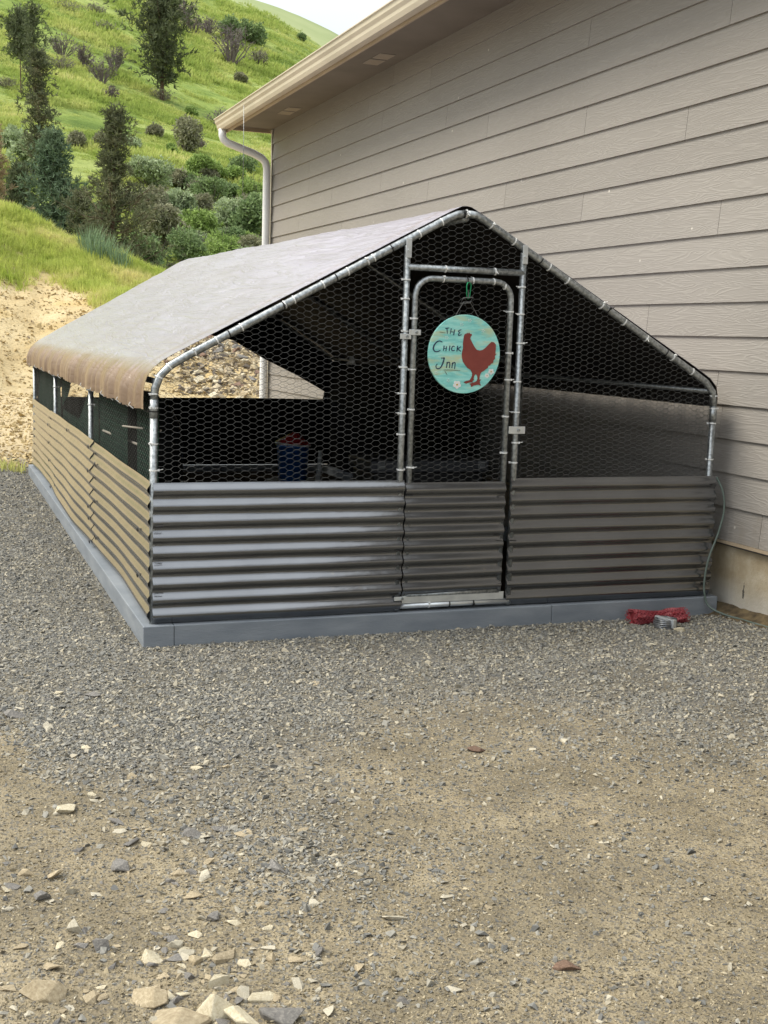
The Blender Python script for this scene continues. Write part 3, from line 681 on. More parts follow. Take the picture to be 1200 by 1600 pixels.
# a thin line hangs from the gutter near its far end
pl0 = HN.dot(Vector((3.1, 0, 0)))-.722
a_, b_ = on_plane(381, 172, HN, pl0), on_plane(379, 305, HN, pl0)
mb = MB(); mb.tube([(a_.x, a_.y, a_.z+.05), (a_.x+.004, a_.y, (a_.z+b_.z)/2), (a_.x, a_.y, b_.z)], .003, 5)
tag(obj('hanging_line', mb, M['galv'], None, True), 'thin pale line hanging from the gutter near the downspout', 'line')

# ------------------------------------------------------------------ chicken coop
coop = thing('chicken_coop', 'walk-in wire chicken coop with brown tarp roof and dark corrugated skirting', 'chicken coop')
LY = 6.6; ZS0, ZS1 = .092, .745; PITCH_ = (ZS1-ZS0)/9; AMP = .020
FR = [0.012, 2.28, 4.545, LY]
def rise(y): return .012*y                      # the ridge climbs slightly towards the back
# timbers
def timber(a, b, nm='base_timber'):
    mb = MB(); mb.box(a, b); return obj(nm, mb, M['timber'], coop, bevel=.004)
timber((-.045, -.047, -.03), (.095, 6.78, .091))
timber((.0965, -.043, -.03), (2.03, .09, .09)); timber((2.032, -.043, -.03), (3.035, .09, .091))
timber((.0965, 6.64, -.03), (2.93, 6.77, .09)); timber((2.87, .092, -.03), (2.98, 6.638, .09))
mb = MB(); mb.box((.096, .091, -.02), (2.868, 6.638, .02)); obj('bedding', mb, M['soil'], coop)

def corr(name, axis, a0, a1, base, z0, z1, waves, off=None, side=-1, top=None):
    nz_ = waves*10; na2 = max(2, int((a1-a0)/.12)); v = []; f = []
    for i in range(na2+1):
        a = a0+(a1-a0)*i/na2; dz = top(a) if top else 0
        for k in range(nz_+1):
            q = k/nz_; z = z1-(z1-z0)*q+dz*(1-q)
            w = AMP*(1-math.cos(2*math.pi*waves*q))/2
            o_ = base + side*w + (off(a, q) if off else 0)
            v.append((a, o_, z) if axis == 'x' else (o_, a, z))
    for i in range(na2):
        for k in range(nz_): f.append((i*(nz_+1)+k, i*(nz_+1)+k+1, (i+1)*(nz_+1)+k+1, (i+1)*(nz_+1)+k))
    o = link(name, v, f, M['corr'], coop, smooth=True)
    m = o.modifiers.new('thick', 'SOLIDIFY'); m.thickness = .0012; m.offset = 0; es = o.modifiers.new('edge', 'EDGE_SPLIT'); es.split_angle = math.radians(50); return o
wob = lambda a, q: .004*math.sin(a*3.1+q*2)+.002*math.sin(a*9+q*5)
corr('corrugated_panel', 'x', .002, 1.207, -.008, ZS0+.004, ZS1-.006, 9, wob)
corr('corrugated_panel', 'x', 1.779, 2.992, -.007, .098, ZS1-.003, 9, wob)
bul = lambda a, q: .006*math.sin(a*1.9+1)*math.sin(math.pi*q)+.020*q*q*math.sin(a*1.45)+.0025*math.sin(a*5+q*3)
corr('corrugated_panel', 'y', .0, 2.12, -.004, ZS0+.004, ZS1-.004, 9, bul)
corr('corrugated_panel', 'y', 2.02, 4.78, -.0062, ZS0+.004, ZS1-.004, 9, bul, top=lambda a: .007)
corr('corrugated_panel', 'y', 4.70, 6.62, -.004, ZS0+.004, ZS1-.006, 9, bul)
corr('corrugated_panel', 'x', .0, 2.95, 6.62, ZS0+.004, ZS1-.004, 9, None, 1)

# frame pipes
XL, XR = .008, 2.962
def rafter_pts(y, left):
    d = rise(y)
    if left: return [(XL, y, 1.10), (.013, y, 1.16), (.034, y, 1.215), (.08, y, 1.262), (.15, y, 1.305), (.5, y, 1.305+.5451*.35), (1.40, y, 1.986+d), (1.445, y, 2.006+d), (1.488, y, 2.012+d)]
    return [(1.488, y, 2.012+d), (1.54, y, 2.008+d), (1.60, y, 1.980+d), (2.3, y, 1.585+d*.5), (2.83, y, 1.280), (2.905, y, 1.235), (2.95, y, 1.185), (XR, y, 1.10)]
TIES = []     # (position, direction, radius, black)
for i, y in enumerate(FR):
    rr_ = .0175 if i == 0 else .0165
    for left in (True, False):
        x = XL if left else XR
        mb = MB(); mb.tube([(x, y, .08), (x, y, 1.08)], rr_, 12); obj('post', mb, M['galv'], coop, True)
        mb = MB(); mb.tube([(x, y, 1.03), (x, y, 1.11)], rr_*1.13, 12); mb.tube(rafter_pts(y, left), rr_*1.05, 12); obj('rafter', mb, M['galv'], coop, True)
mb = MB(); mb.tube([(1.488, .012, 1.988), (1.488, LY, 1.988+rise(LY))], .016, 10); obj('ridge_pole', mb, M['galv'], coop, True)
for x in (.02, 2.945):
    mb = MB(); mb.tube([(x, .03, 1.19), (x, LY, 1.19)], .014, 10); obj('eave_pole', mb, M['galv'], coop, True)
# door frame in the gable
for x in (1.190, 1.797):
    mb = MB(); zt = 1.845; mb.tube([(x, .0, .10), (x, .0, zt)], .016, 12); obj('door_post', mb, M['galv'], coop, True)
    mb = MB(); s = 1 if x < 1.5 else -1
    mb.box((x-.014, -.021, zt-.055), (x+.014, -.0165, zt+.035)); br = obj('bracket', mb, M['galv_bright'], coop, bevel=.002); 
    mb = MB(); mb.tube([(x, -.0215, zt-.02), (x, -.029, zt-.02)], .0075, 6); obj('bolt', mb, M['galv_bright'], br)
mb = MB(); mb.tube([(1.19, -.002, 1.748), (1.797, -.002, 1.748)], .0155, 12); obj('crossbar', mb, M['galv'], coop, True)
mb = MB(); mb.tube([(1.19, -.006, .118), (1.797, -.006, .118)], .014, 12); obj('threshold_pipe', mb, M['galv_bright'], coop, True)
# door
mb = MB(); dx0, dx1, dz0, dz1, rb = 1.235, 1.738, .172, 1.700, .085
P = [(dx0, -.004, dz0), (dx0, -.004, dz1-rb)]+[(dx0+rb-rb*math.cos(a), -.004, dz1-rb+rb*math.sin(a)) for a in np.radians([15, 30, 45, 60, 75])]+[(dx0+rb, -.004, dz1), (dx1-rb, -.004, dz1)]
P += [(dx1-rb+rb*math.sin(a), -.004, dz1-rb+rb*math.cos(a)) for a in np.radians([15, 30, 45, 60, 75])]+[(dx1, -.004, dz1-rb), (dx1, -.004, dz0)]
mb.tube(P, .0145, 12); mb.tube([(dx0, -.004, dz0), (dx1, -.004, dz0)], .014, 12)
door = obj('door', mb, M['galv'], coop, True); door['label'] = 'arched tube door with chicken wire and a corrugated lower panel'
o = corr('corrugated_panel', 'x', 1.212, 1.744, -.013, .172, .727, 8, wob); o.parent = door
mb = MB(); mb.box((1.215, -.0155, .132), (1.765, -.0145, .170)); o = obj('kick_plate', mb, M['galv_bright'], door)
def plate(nm, a, b, parent):
    mb = MB(); mb.box(a, b); o = obj(nm, mb, M['galv_bright'], parent, bevel=.0015)
    c = ((a[0]+b[0])/2, a[1], (a[2]+b[2])/2); mb = MB(); mb.tube([(c[0]+.008, a[1]-.0005, c[2]), (c[0]+.008, a[1]-.007, c[2])], .007, 6); obj('bolt', mb, M['galv'], o); return o
plate('hinge', (1.158, -.024, 1.412), (1.214, -.020, 1.437), door); plate('hinge', (1.202, -.026, 1.432), (1.262, -.0225, 1.458), door)
plate('latch', (1.748, -.025, .965), (1.838, -.021, 1.002), door)
plate('hinge', (1.17, -.03, .15), (1.235, -.027, .17), door)

# chicken wire
def in_poly(x, y, poly):
    c = np.zeros(len(x), bool); n = len(poly)
    for i in range(n):
        (x0, y0), (x1, y1) = poly[i], poly[(i+1) % n]
        k = ((y0 > y) != (y1 > y)); xx = (x1-x0)*(y-y0)/((y1-y0) if y1 != y0 else 1e-9)+x0; c ^= k & (x < xx)
    return c
def hexwire(name, poly, to3, parent, r=.0011, skip=None, warp=.015, a=.0215, b=.0140, h=.0132, seed=1):
    px = [p[0] for p in poly]; pz = [p[1] for p in poly]; per = a+b
    ci = np.arange(int(min(px)/per)-1, int(max(px)/per)+2); ri = np.arange(int(min(pz)/(2*h))-1, int(max(pz)/(2*h))+2)
    C_, R_ = np.meshgrid(ci, ri, indexing='ij'); C_ = C_.ravel(); R_ = R_.ravel()
    X = C_*per; Zc = R_*2*h+np.where(C_ % 2, h, 0)
    A = np.stack([X-a/2, Zc], -1); B = np.stack([X+a/2, Zc], -1)
    U = np.stack([X+a/2+b, Zc+h], -1); Dn = np.stack([X+a/2+b, Zc-h], -1)
    S = np.concatenate([A, B, B]); E_ = np.concatenate([B, U, Dn]); tw = np.concatenate([np.full(len(A), 1.35), np.ones(2*len(A))])
    mid = (S+E_)/2; k = in_poly(mid[:, 0], mid[:, 1], poly)
    if skip: k &= ~skip(mid[:, 0], mid[:, 1])
    S, E_, tw = S[k], E_[k], tw[k]
    def w(p):
        q = p.copy(); q[:, 0] += warp*fbm(p[:, 0]*5, p[:, 1]*5, seed, 2)+.0022*vn(p[:, 0]*60, p[:, 1]*60, seed+5)
        q[:, 1] += warp*fbm(p[:, 0]*4, p[:, 1]*4, seed+1, 3)+.0022*vn(p[:, 0]*60, p[:, 1]*60, seed+6); return q
    S, E_ = w(S), w(E_); d = E_-S; l = np.linalg.norm(d, axis=1, keepdims=True); d = d/np.maximum(l, 1e-6); nn = np.stack([-d[:, 1], d[:, 0]], -1)
    v = []
    for base in (S-d*.0006, E_+d*.0006):
        for cs, sn in ((1, 0), (-.5, .866), (-.5, -.866)):
            p2 = base+nn*(r*tw*cs)[:, None] if True else 0
            v.append(np.concatenate([p2, (r*tw*sn)[:, None]], 1))
    v = np.stack(v, 1).reshape(-1, 3); bulge = .010*fbm(v[:, 0]*2.2, v[:, 1]*2.2, seed+9, 2)
    V3 = to3(v[:, 0], v[:, 1], v[:, 2]+bulge); n = len(S); o6 = np.arange(n)[:, None]*6
    F_ = np.concatenate([o6+np.array(q) for q in ([0, 1, 4, 3], [1, 2, 5, 4], [2, 0, 3, 5])])
    return link(name, V3, F_, M['wire'], parent)
gable = [(.02, .70), (.02, 1.17), (.16, 1.30), (1.488, 2.0), (2.84, 1.27), (2.95, 1.17), (2.95, .70)]
hexwire('chicken_wire', gable, lambda x, z, n: np.stack([x, n+.004, z], -1), coop, .0008, skip=lambda x, z: (x > 1.185) & (x < 1.80) & (z < 1.75), seed=2)
hexwire('chicken_wire', [(1.24, .70), (1.24, 1.62), (1.33, 1.695), (1.65, 1.695), (1.735, 1.62), (1.735, .70)], lambda x, z, n: np.stack([x, n+.002, z], -1), door, .0008, seed=12, warp=.018)
hexwire('chicken_wire', [(.05, .68), (.05, 1.15), (6.58, 1.15), (6.58, .68)], lambda y, z, n: np.stack([n+.004+XL, y, z], -1), coop, .0005, seed=22)
hexwire('chicken_wire', [(.05, .10), (.05, 1.15), (6.58, 1.15), (6.58, .10)], lambda y, z, n: np.stack([n+XR, y, z], -1), coop, .0008, seed=32)
hexwire('chicken_wire', gable, lambda x, z, n: np.stack([x, n+LY-.002, z+.003], -1), coop, .0009, seed=42)

# zip ties: white nylon bands with a locking head and a tail
def tie_mesh(nm, mat, tail):
    mb = MB(); mb.lathe([(.0190, -.0028), (.0202, -.0028), (.0202, .0028), (.0190, .0028)], n=12)
    mb.box((.0185, -.004, -.004), (.0275, .004, .004)); mb.tube([(.024, 0, 0), (.03+tail, .006, .003)], .0016, 5)
    o = obj(nm, mb, mat); COL.objects.unlink(o); return o
TW = [tie_mesh('zip_tie', M['tie'], .0), tie_mesh('zip_tie', M['tie'], .012)]; TB = tie_mesh('zip_tie', M['tie_black'], .018)
rt = random.Random(11)
def tie(p, d, r=.0175, black=False):
    o = (TB if black else rt.choice(TW)).copy(); COL.objects.link(o); o.parent = coop; o.location = p
    q = Vector(d).to_track_quat('Z', 'Y').to_matrix().to_4x4() @ Matrix.Rotation(rt.choice([0, math.pi, -.6, 2.6, .5])+rt.uniform(-.3, .3), 4, 'Z') @ Matrix.Rotation(rt.uniform(-.12, .12), 4, 'X')
    o.rotation_euler = q.to_euler(); s = r/.0175; o.scale = (s, s, 1.15)
for z in (1.135, 1.075, .915, .795): tie((XL, FR[0], z), (0, 0, 1))
tie((XL, FR[0], 1.058), (0, 0, 1), black=True); tie((.03, FR[0], 1.21), (.4, 0, 1)); tie((.075, FR[0], 1.258), (.8, 0, 1))
def along(a, b, fr, **k):
    a, b = Vector(a), Vector(b)
    for f_ in fr: tie(a+(b-a)*f_, b-a, **k)
along((.15, FR[0], 1.305), (1.40, FR[0], 1.986), [.03, .11, .20, .36, .395, .505, .60, .675, .70, .88, .97])
along((.15, FR[0], 1.305), (1.40, FR[0], 1.986), [.155, .355, .555, .77], black=True)
along((1.60, FR[0], 1.980), (2.83, FR[0], 1.280), [.02, .12, .28, .365, .53, .64, .75, .885, .985])
along((1.60, FR[0], 1.980), (2.83, FR[0], 1.280), [.24, .56, .85], black=True)
tie((1.488, FR[0], 2.012), (1, 0, 0)); tie((1.475, FR[0], 2.010), (1, 0, .1), black=True)
for z in (1.165, 1.10, 1.02, .83): tie((XR, FR[0], z), (0, 0, 1))
for z in (1.69, 1.60, 1.45, 1.28, 1.155, 1.06, .96, .79): tie((1.19, 0, z), (0, 0, 1), .016)
for z in (1.68, 1.55, 1.41, 1.22, 1.07, .92, .82): tie((1.797, 0, z), (0, 0, 1), .016)
for z in (1.51, 1.27, 1.08, .80): tie((dx0, -.004, z), (0, 0, 1), .0147)
for z in (1.56, 1.36, 1.23, 1.05, .87): tie((dx1, -.004, z), (0, 0, 1), .0147)
for x in (1.375, 1.53, 1.64, 1.70): tie((x, -.004, dz1 if x < 1.66 else dz1-.02), (1, 0, 0), .0147)
for x in (1.385, 1.645): tie((x, -.002, 1.748), (1, 0, 0), .0157)
for x in (1.36, 1.47, 1.60): tie((x, -.006, .118), (1, 0, 0), .0142, black=(x != 1.36))
for y in FR[1:3]:
    for z in (.95, 1.04): tie((XL, y, z), (0, 0, 1))
# dark ties stitching the panel edges, screws along the side laps
mb = MB(); mb.tube([(-.018, 0, 0), (.018, 0, .001)], .0022, 5); st = obj('panel_tie', mb, M['tie_black']); COL.objects.unlink(st)
for x, zs in ((.03, (.70, .545, .39, .24)), (1.19, (.69, .40, .20)), (1.232, (.665, .41, .195)), (1.725, (.66, .43, .21)), (1.80, (.69, .43, .19)), (2.965, (.70, .42, .17))):
    for z in zs: dup(st, coop, (x, -.026, z), (0, rt.uniform(-.2, .2), 0))
mb = MB(); mb.lathe([(.010, 0), (.009, .003), (.004, .006), (.003, .007)], n=10); sc_ = obj('screw', mb, M['tie_black']); COL.objects.unlink(sc_)
for y, ks in ((2.06, (0, 2, 5, 6, 8)), (4.74, (1, 3, 5, 8)), (1.75, (1, 4, 7)), (3.3, (0,)), (.25, (3, 6))):
    for k in ks:
        q = (k+.5)/9; dup(sc_, coop, (-.009-AMP+bul(y, q)-.002, y, ZS1-(ZS1-ZS0)*q), (0, -math.pi/2, 0), (1.5, 1.5, 1))

# tarp
def tarp_profile():
    P = [(-.035, 1.065), (-.036, 1.10), (-.035, 1.14), (-.032, 1.175), (-.020, 1.215), (.005, 1.252), (.045, 1.285), (.10, 1.318)]
    for k in range(1, 30): q = k/30; P.append((.10+q*1.35, 1.318+q*.723))
    P += [(1.465, 2.046), (1.488, 2.048), (1.515, 2.045)]
    for k in range(1, 30): q = k/30; P.append((1.54+q*1.34, 2.035-q*.745))
    P += [(2.93, 1.258), (2.972, 1.215), (2.985, 1.17), (2.986, 1.14), (2.986, 1.105)]
    return np.array(P)
PR = tarp_profile(); npr = len(PR); TYs = np.concatenate([np.linspace(.012, .17, 9), np.linspace(.178, 6.70, 460)])
tan = np.gradient(PR, axis=0); tan /= np.linalg.norm(tan, axis=1, keepdims=True); nor = np.stack([-tan[:, 1], tan[:, 0]], -1)
sp = np.concatenate([[0], np.cumsum(np.linalg.norm(np.diff(PR, axis=0), axis=1))])
YY, SS = np.meshgrid(TYs, sp, indexing='ij')
mid = np.sin(np.pi*np.clip((SS-.2)/(sp[-1]-.4), 0, 1))
near = np.min(np.abs(TYs[:, None]-np.array(FR)[None]), axis=1)
sag = -.012*np.sin(np.pi*np.clip(near/1.13, 0, 1)/2)[:, None]**2*mid*(1-.35*np.exp(-((SS-sp[-1]/2)/.25)**2))
wr = .003*fbm(YY*1.1+SS*1.6, SS*5-YY*1.4, 91, 3)-.008*np.abs(fbm(YY*1.2+SS*1, SS*12-YY*2.6, 95, 3))-.006*np.abs(fbm(YY*1.2-SS*1.5, SS*9+YY*3.6, 96, 3))
hemL = sstep(.22, .06, SS); hemR = sstep(sp[-1]-.2, sp[-1]-.05, SS)
ph = 2*np.pi*(YY*5.6+1.5*vn(YY*1.9, YY*0, 97)+.10*SS); pl = 1.9*(.5+.5*np.sin(ph))**1.6*(.6+.9*(vn(YY*4, YY*0+3, 98)+.5))
disp = sag+wr*(1-.95*hemL)+.015*pl*hemL*sstep(.0, .05, .25-SS)+.006*np.sin(ph*2.3+1)*hemL+.012*pl*hemR+.004*(YY < .16)
front = sstep(.0, .10, YY-.012)
disp = disp*(.25+.75*front)
VX = PR[None, :, 0]+nor[None, :, 0]*disp; VZ = PR[None, :, 1]+nor[None, :, 1]*disp
zr = np.clip((PR[:, 1]-1.28)/.76, 0, 1); VZ = VZ+zr[None]*(rise(1)*YY)+.006*vn(YY*2.6, YY*0+8, 99)*hemL*sstep(.14, 0, SS)
VX = VX + .010*np.sin(ph*.5)*0
TV = np.stack([VX, YY+.006*vn(SS*6, YY, 101), VZ], -1).reshape(-1, 3)
it, jt = np.meshgrid(np.arange(len(TYs)-1), np.arange(npr-1), indexing='ij')
TF = np.stack([it*npr+jt, it*npr+jt+1, (it+1)*npr+jt+1, (it+1)*npr+jt], -1).reshape(-1, 4)
tarp = link('tarp_roof', TV, TF, M['tarp'], coop, smooth=True); tarp.data.materials.append(M['tarp_under_shade'])
sky_sheen = sstep(.175, .235, SS+.025*vn(YY*5, SS*3, 103))*sstep(sp[-1]-.06, sp[-1]-.2, SS)*(1-.35*np.exp(-((YY-.20-.06*vn(SS*3, YY*0, 104))/.07)**2))*(.9+.12*vn(YY*1.5, SS*3, 105))  # painted sheen weight: strong on the slopes, none at the hems, weaker near the front
a = tarp.data.attributes.new('sky_sheen', 'FLOAT', 'POINT'); a.data.foreach_set('value', np.clip(sky_sheen, 0, 1).astype(np.float32).ravel())
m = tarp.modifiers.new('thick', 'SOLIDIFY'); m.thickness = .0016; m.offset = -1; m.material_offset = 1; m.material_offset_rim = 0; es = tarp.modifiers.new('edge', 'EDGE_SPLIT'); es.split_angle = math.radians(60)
# ties that pull the left hem down
for y in (.25, .42, .66, .92, 1.25, 1.7, 2.2, 2.9, 3.6, 4.3, 5.0, 5.7, 6.3):
    mb = MB(); mb.tube([(-.060, y, 1.085), (-.066, y+.004, 1.072), (-.045, y, 1.055)], .0026, 5); obj('hem_tie', mb, M['tie'], coop)
# dark flap hanging over the back gable; what lies below its edge stays open
arch = [(.10, .76), (.16, .80), (.40, .93), (.80, 1.16), (1.15, 1.33), (1.50, 1.43), (1.93, 1.345), (2.26, 1.165), (2.60, 1.01), (2.90, .85), (2.88, .735)]
outer = [(2.975, .735), (2.975, 1.17), (2.93, 1.24), (2.85, 1.29), (1.488, 2.10), (.15, 1.32), (.02, 1.22), (-.005, 1.12), (-.005, .76)]
mb = MB(); mb.extrude(arch+outer, LY+.022, LY+.026); o = obj('gable_flap', mb, M['black_cloth'], coop)
bm = bmesh.new(); bm.from_mesh(o.data); bmesh.ops.triangulate(bm, faces=bm.faces); bm.to_mesh(o.data); bm.free()
# green shade cloth behind the left side, in loose panels
def cloth(y0, y1, zt, zb, x, seed, mat='shade', cut=None):
    ny = max(4, int((y1-y0)/.05)); nz_ = 12; v = []; f = []
    for i in range(ny+1):
        for k in range(nz_+1):
            y = y0+(y1-y0)*i/ny; q = k/nz_; t_ = zt(y) if callable(zt) else zt; b_ = zb(y) if callable(zb) else zb
            z = t_+(b_-t_)*q; xx = x+.02*float(vn(np.array([y*6]), np.array([q*1.5]), seed)[0])*(.3+q)
            v.append((xx, y, z))
    for i in range(ny):
        for k in range(nz_): f.append((i*(nz_+1)+k, i*(nz_+1)+k+1, (i+1)*(nz_+1)+k+1, (i+1)*(nz_+1)+k))
    return link('shade_cloth', v, f, M[mat], coop, smooth=True)
cloth(.08, .72, 1.12, lambda y: .72-.1*y, .045, 1); cloth(1.05, 2.2, 1.12, .66, .05, 2)
cloth(2.3, 4.5, lambda y: .98-.20*max(0, min(1, (y-2.9)/.5)), .62, .06, 3); cloth(4.6, 6.55, lambda y: 1.12-.0*(y-4.6), .62, .05, 4)
cloth(3.55, 4.55, 1.12, lambda y: .80+.30*max(0, (4.5-y)), .055, 5)
v = []; f = []
for i in range(31):
    for k in range(7):
        x = .03+2.93*i/30; q = k/6; v.append((x, LY-.03+.012*float(vn(np.array([x*4]), np.array([q*2]), 7)[0]), .10+(.668-.006*math.sin(x*2.2))*q))
for i in range(30):
    for k in range(6): f.append((i*7+k, i*7+k+1, (i+1)*7+k+1, (i+1)*7+k))
link('back_cloth', v, f, M['black_cloth'], coop, smooth=True)
# added black sheet that keeps the far half of the house side dark
cloth(2.9, 6.58, 1.16, .06, XR-.03, 6, 'black_cloth')
# roosting bars
mb = MB(); mb.tube([(-.02, .75, .935), (.10, .35, .945)], .005, 8); obj('roost_bar', mb, M['perch'], coop)
mb = MB(); mb.tube([(.04, 1.95, .815), (.10, .55, .83)], .007, 8); obj('roost_bar', mb, M['perch'], coop)
mb = MB(); mb.tube([(1.95, 3.0, 1.238), (2.95, 3.02, 1.20)], .014, 8); obj('roost_bar', mb, M['board'], coop, True)

# ------------------------------------------------------------------ things inside the coop
b = thing('bucket', 'blue bucket inside the coop with a red tilted lid', 'bucket', (1.93, 4.4, .20)); b.scale = (1.12, 1.12, .88)
mb = MB(); mb.lathe([(.105, 0), (.122, .33), (.128, .33), (.128, .345), (.118, .345), (.10, .02)], n=28); obj('body', mb, M['blue_plastic'], b, True)
mb = MB(); mb.lathe([(.135, 0), (.135, .012), (.02, .115), (.0, .118)], n=24); o = obj('lid', mb, M['lid_red'], b); o.location = (0, 0, .346); o.rotation_euler = (0, .12, .0)
mb = MB(); mb.lathe([(.137, -.004), (.139, .006), (.136, .012)], n=24); o2 = obj('rim', mb, M['white_paint'], o)
mb = MB(); mb.box((1.75, 4.22, .02), (2.15, 4.58, .198)); o = obj('crate', mb, M['board'], None, bevel=.004); tag(o, 'low pale wooden block under the blue bucket', 'block')
mb = MB(); mb.tube([(2.125, 4.30, .20), (2.13, 4.30, .30), (2.14, 4.30, .46)], [.026, .017, .016], 12); o = obj('drinker_tube', mb, M['white_paint'], None, True); tag(o, 'slim pale tube standing right beside the blue bucket', 'tube')
mb = MB(); mb.box((1.30, 3.7, .19), (1.58, 4.1, .215)); mb.box((1.33, 3.75, .02), (1.37, 4.05, .19)); mb.box((1.5, 3.75, .02), (1.54, 4.05, .19)); o = obj('plank', mb, M['board'], None, bevel=.003); tag(o, 'low pale plank bench on the coop floor left of the bucket', 'bench')
c = thing('storage_chest', 'dark grey storage chest with paler lid band behind the coop door', 'chest', (2.235, 2.35, .02))
mb = MB(); mb.box((-.40, -.22, 0), (.40, .22, .50)); obj('body', mb, M['dark_plastic'], c, bevel=.012)
mb = MB(); mb.box((-.43, -.245, .505), (.43, .245, .585)); obj('lid', mb, M['grey_plastic'], c, bevel=.012)
for x in (-.39, .34):
    mb = MB(); mb.box((x, -.256, .525), (x+.055, -.247, .58)); obj('latch', mb, M['grey_pale'], c, bevel=.003)
mb = MB(); mb.lathe([(.10, 0), (.30, .0), (.30, .42), (.28, .58), (.20, .72), (.08, .80), (.0, .81)], n=28); o = obj('feed_drum', mb, M['dark_plastic'], None, True); o.location = (.42, 3.0, .2); tag(o, 'black round-topped drum inside the coop near its left side', 'drum')
mb = MB(); mb.lathe([(.030, -.03), (.034, -.03), (.012, .03), (.0, .032)], n=16); o = obj('cone_cap', mb, M['white_paint'], None, True); o.location = (1.945, 2.98, 1.245); tag(o, 'small white cone hanging at the end of the bar inside the coop', 'cone')

# ------------------------------------------------------------------ sign on the door
SCX, SCZ, SR = 1.486, 1.349, .188
sign = thing('hanging_sign', 'round turquoise wooden sign with red rooster reading THE CHICK INN', 'sign', (SCX, -.032, SCZ))
mb = MB(); nseg = 64
ring = [(SR*math.cos(2*math.pi*k/nseg), SR*math.sin(2*math.pi*k/nseg)) for k in range(nseg)]
mb.extrude(ring, -.008, .006); obj('board', mb, M['sign'], sign, bevel=.002)
def sg(px, py): return ((px-572)/402*SR, (868-py)/437*SR)
ROO = [(556,665),(565,645),(585,640),(590,628),(600,640),(612,626),(622,640),(640,640),(645,655),(632,672),(628,695),(650,735),(680,785),(705,815),(740,822),(775,815),(810,785),(845,745),(870,722),(900,728),(920,750),(922,800),(918,850),(930,855),(915,880),(918,910),(900,930),(898,955),(875,965),(865,985),(845,990),(840,1015),(815,1030),(795,1050),(770,1062),(758,1085),(752,1110),(750,1145),(770,1145),(755,1165),(758,1190),(772,1215),(745,1205),(715,1208),(690,1215),(660,1230),(655,1210),(640,1195),(670,1185),(700,1175),(722,1160),(728,1130),(722,1100),(705,1085),(690,1105),(683,1135),(690,1150),(672,1165),(675,1180),(640,1180),(600,1195),(572,1178),(600,1165),(640,1155),(655,1130),(665,1100),(665,1075),(645,1040),(610,1020),(580,985),(555,950),(543,905),(540,870),(545,830),(552,795),(548,750),(552,700)]
def flat(name, poly, y0, y1, mat):
    mb = MB(); mb.extrude([sg(*p) for p in poly], y0, y1); o = obj(name, mb, mat, sign)
    bm = bmesh.new(); bm.from_mesh(o.data); bmesh.ops.triangulate(bm, faces=bm.faces); bm.to_mesh(o.data); bm.free(); return o
flat('rooster', ROO, -.0105, -.0082, M['red_paint'])
STRK = [[(345,590,9),(388,584,8)],[(364,588,9),(370,648,7)],[(412,588,10),(402,652,6)],[(450,598,9),(440,662,11)],[(404,625,7),(448,628,7)],
 [(524,598,7),(500,608,9),(493,624,8),(512,632,6),(494,646,8),(500,664,9),(528,652,7)],
 [(318,742,8),(290,730,9),(258,742,12),(230,778,14),(222,815,15),(236,842,12),(268,848,10),(300,832,7)],
 [(340,780,11),(333,838,7)],[(368,785,8),(362,838,10)],[(336,812,6),(366,808,6)],[(404,778,10),(398,838,9)],[(456,790,7),(440,782,9),(424,805,11),(432,832,10),(460,826,7)],[(490,778,11),(484,840,8)],[(526,786,8),(490,812,8)],[(492,810,7),(528,838,9)],
 [(312,918,8),(352,914,10)],[(347,914,11),(336,962,14),(318,1008,13),(292,1034,11),(264,1028,9),(258,1004,8),(272,982,6)],
 [(380,958,10),(375,1024,9)],[(377,985,6),(395,960,8),(410,970,10),(407,1024,9)],[(440,962,10),(435,1026,9)],[(438,988,6),(455,962,8),(470,972,10),(465,1034,9)]]
def ribbons(name, strokes, mat, y0=-.0098, y1=-.0082):
    mb = MB()
    for s in strokes:
        pts = [Vector(sg(a, b)) for a, b, w in s]; ws = [w/402*SR*.5 for a, b, w in s]
        if len(pts) > 2:      # smooth the stroke
            q = []; qw = []
            for i in range(len(pts)-1):
                for tt_ in (0, .33, .67):
                    p0, p1, p2, p3 = pts[max(i-1, 0)], pts[i], pts[i+1], pts[min(i+2, len(pts)-1)]
                    q.append(.5*((2*p1)+(p2-p0)*tt_+(2*p0-5*p1+4*p2-p3)*tt_**2+(3*p1-p0-3*p2+p3)*tt_**3)); qw.append(ws[i]*(1-tt_)+ws[i+1]*tt_)
            q.append(pts[-1]); qw.append(ws[-1]); pts, ws = q, qw
        l = []; r_ = []
        for i, p in enumerate(pts):
            d = (pts[min(i+1, len(pts)-1)]-pts[max(i-1, 0)]).normalized(); n_ = Vector((-d.y, d.x))*ws[i]; l.append(p+n_); r_.append(p-n_)
        m_ = len(pts); v = [(p.x, y1, p.y) for p in l]+[(p.x, y1, p.y) for p in r_]+[(p.x, y0, p.y) for p in l]+[(p.x, y0, p.y) for p in r_]
        f = []
        for i in range(m_-1): f += [(2*m_+i, 2*m_+i+1, 3*m_+i+1, 3*m_+i), (i, i+1, 2*m_+i+1, 2*m_+i), (m_+i+1, m_+i, 3*m_+i, 3*m_+i+1)]
        f += [(0, 2*m_, 3*m_, m_), (m_-1, 2*m_-1, 4*m_-1, 3*m_-1)]
        mb.add(v, f)
    return obj(name, mb, mat, sign)
ribbons('lettering', STRK, M['navy'])
ribbons('painted_line', [[(345,1046,4),(430,1046,5),(530,1050,4)],[(285,632,4),(350,640,4)],[(360,1062,4),(385,1100,4)]], M['board'])
def disc_poly(cx, cy, r, n=12): return [(cx+r*math.cos(2*math.pi*k/n), cy+r*math.sin(2*math.pi*k/n)) for k in range(n)]
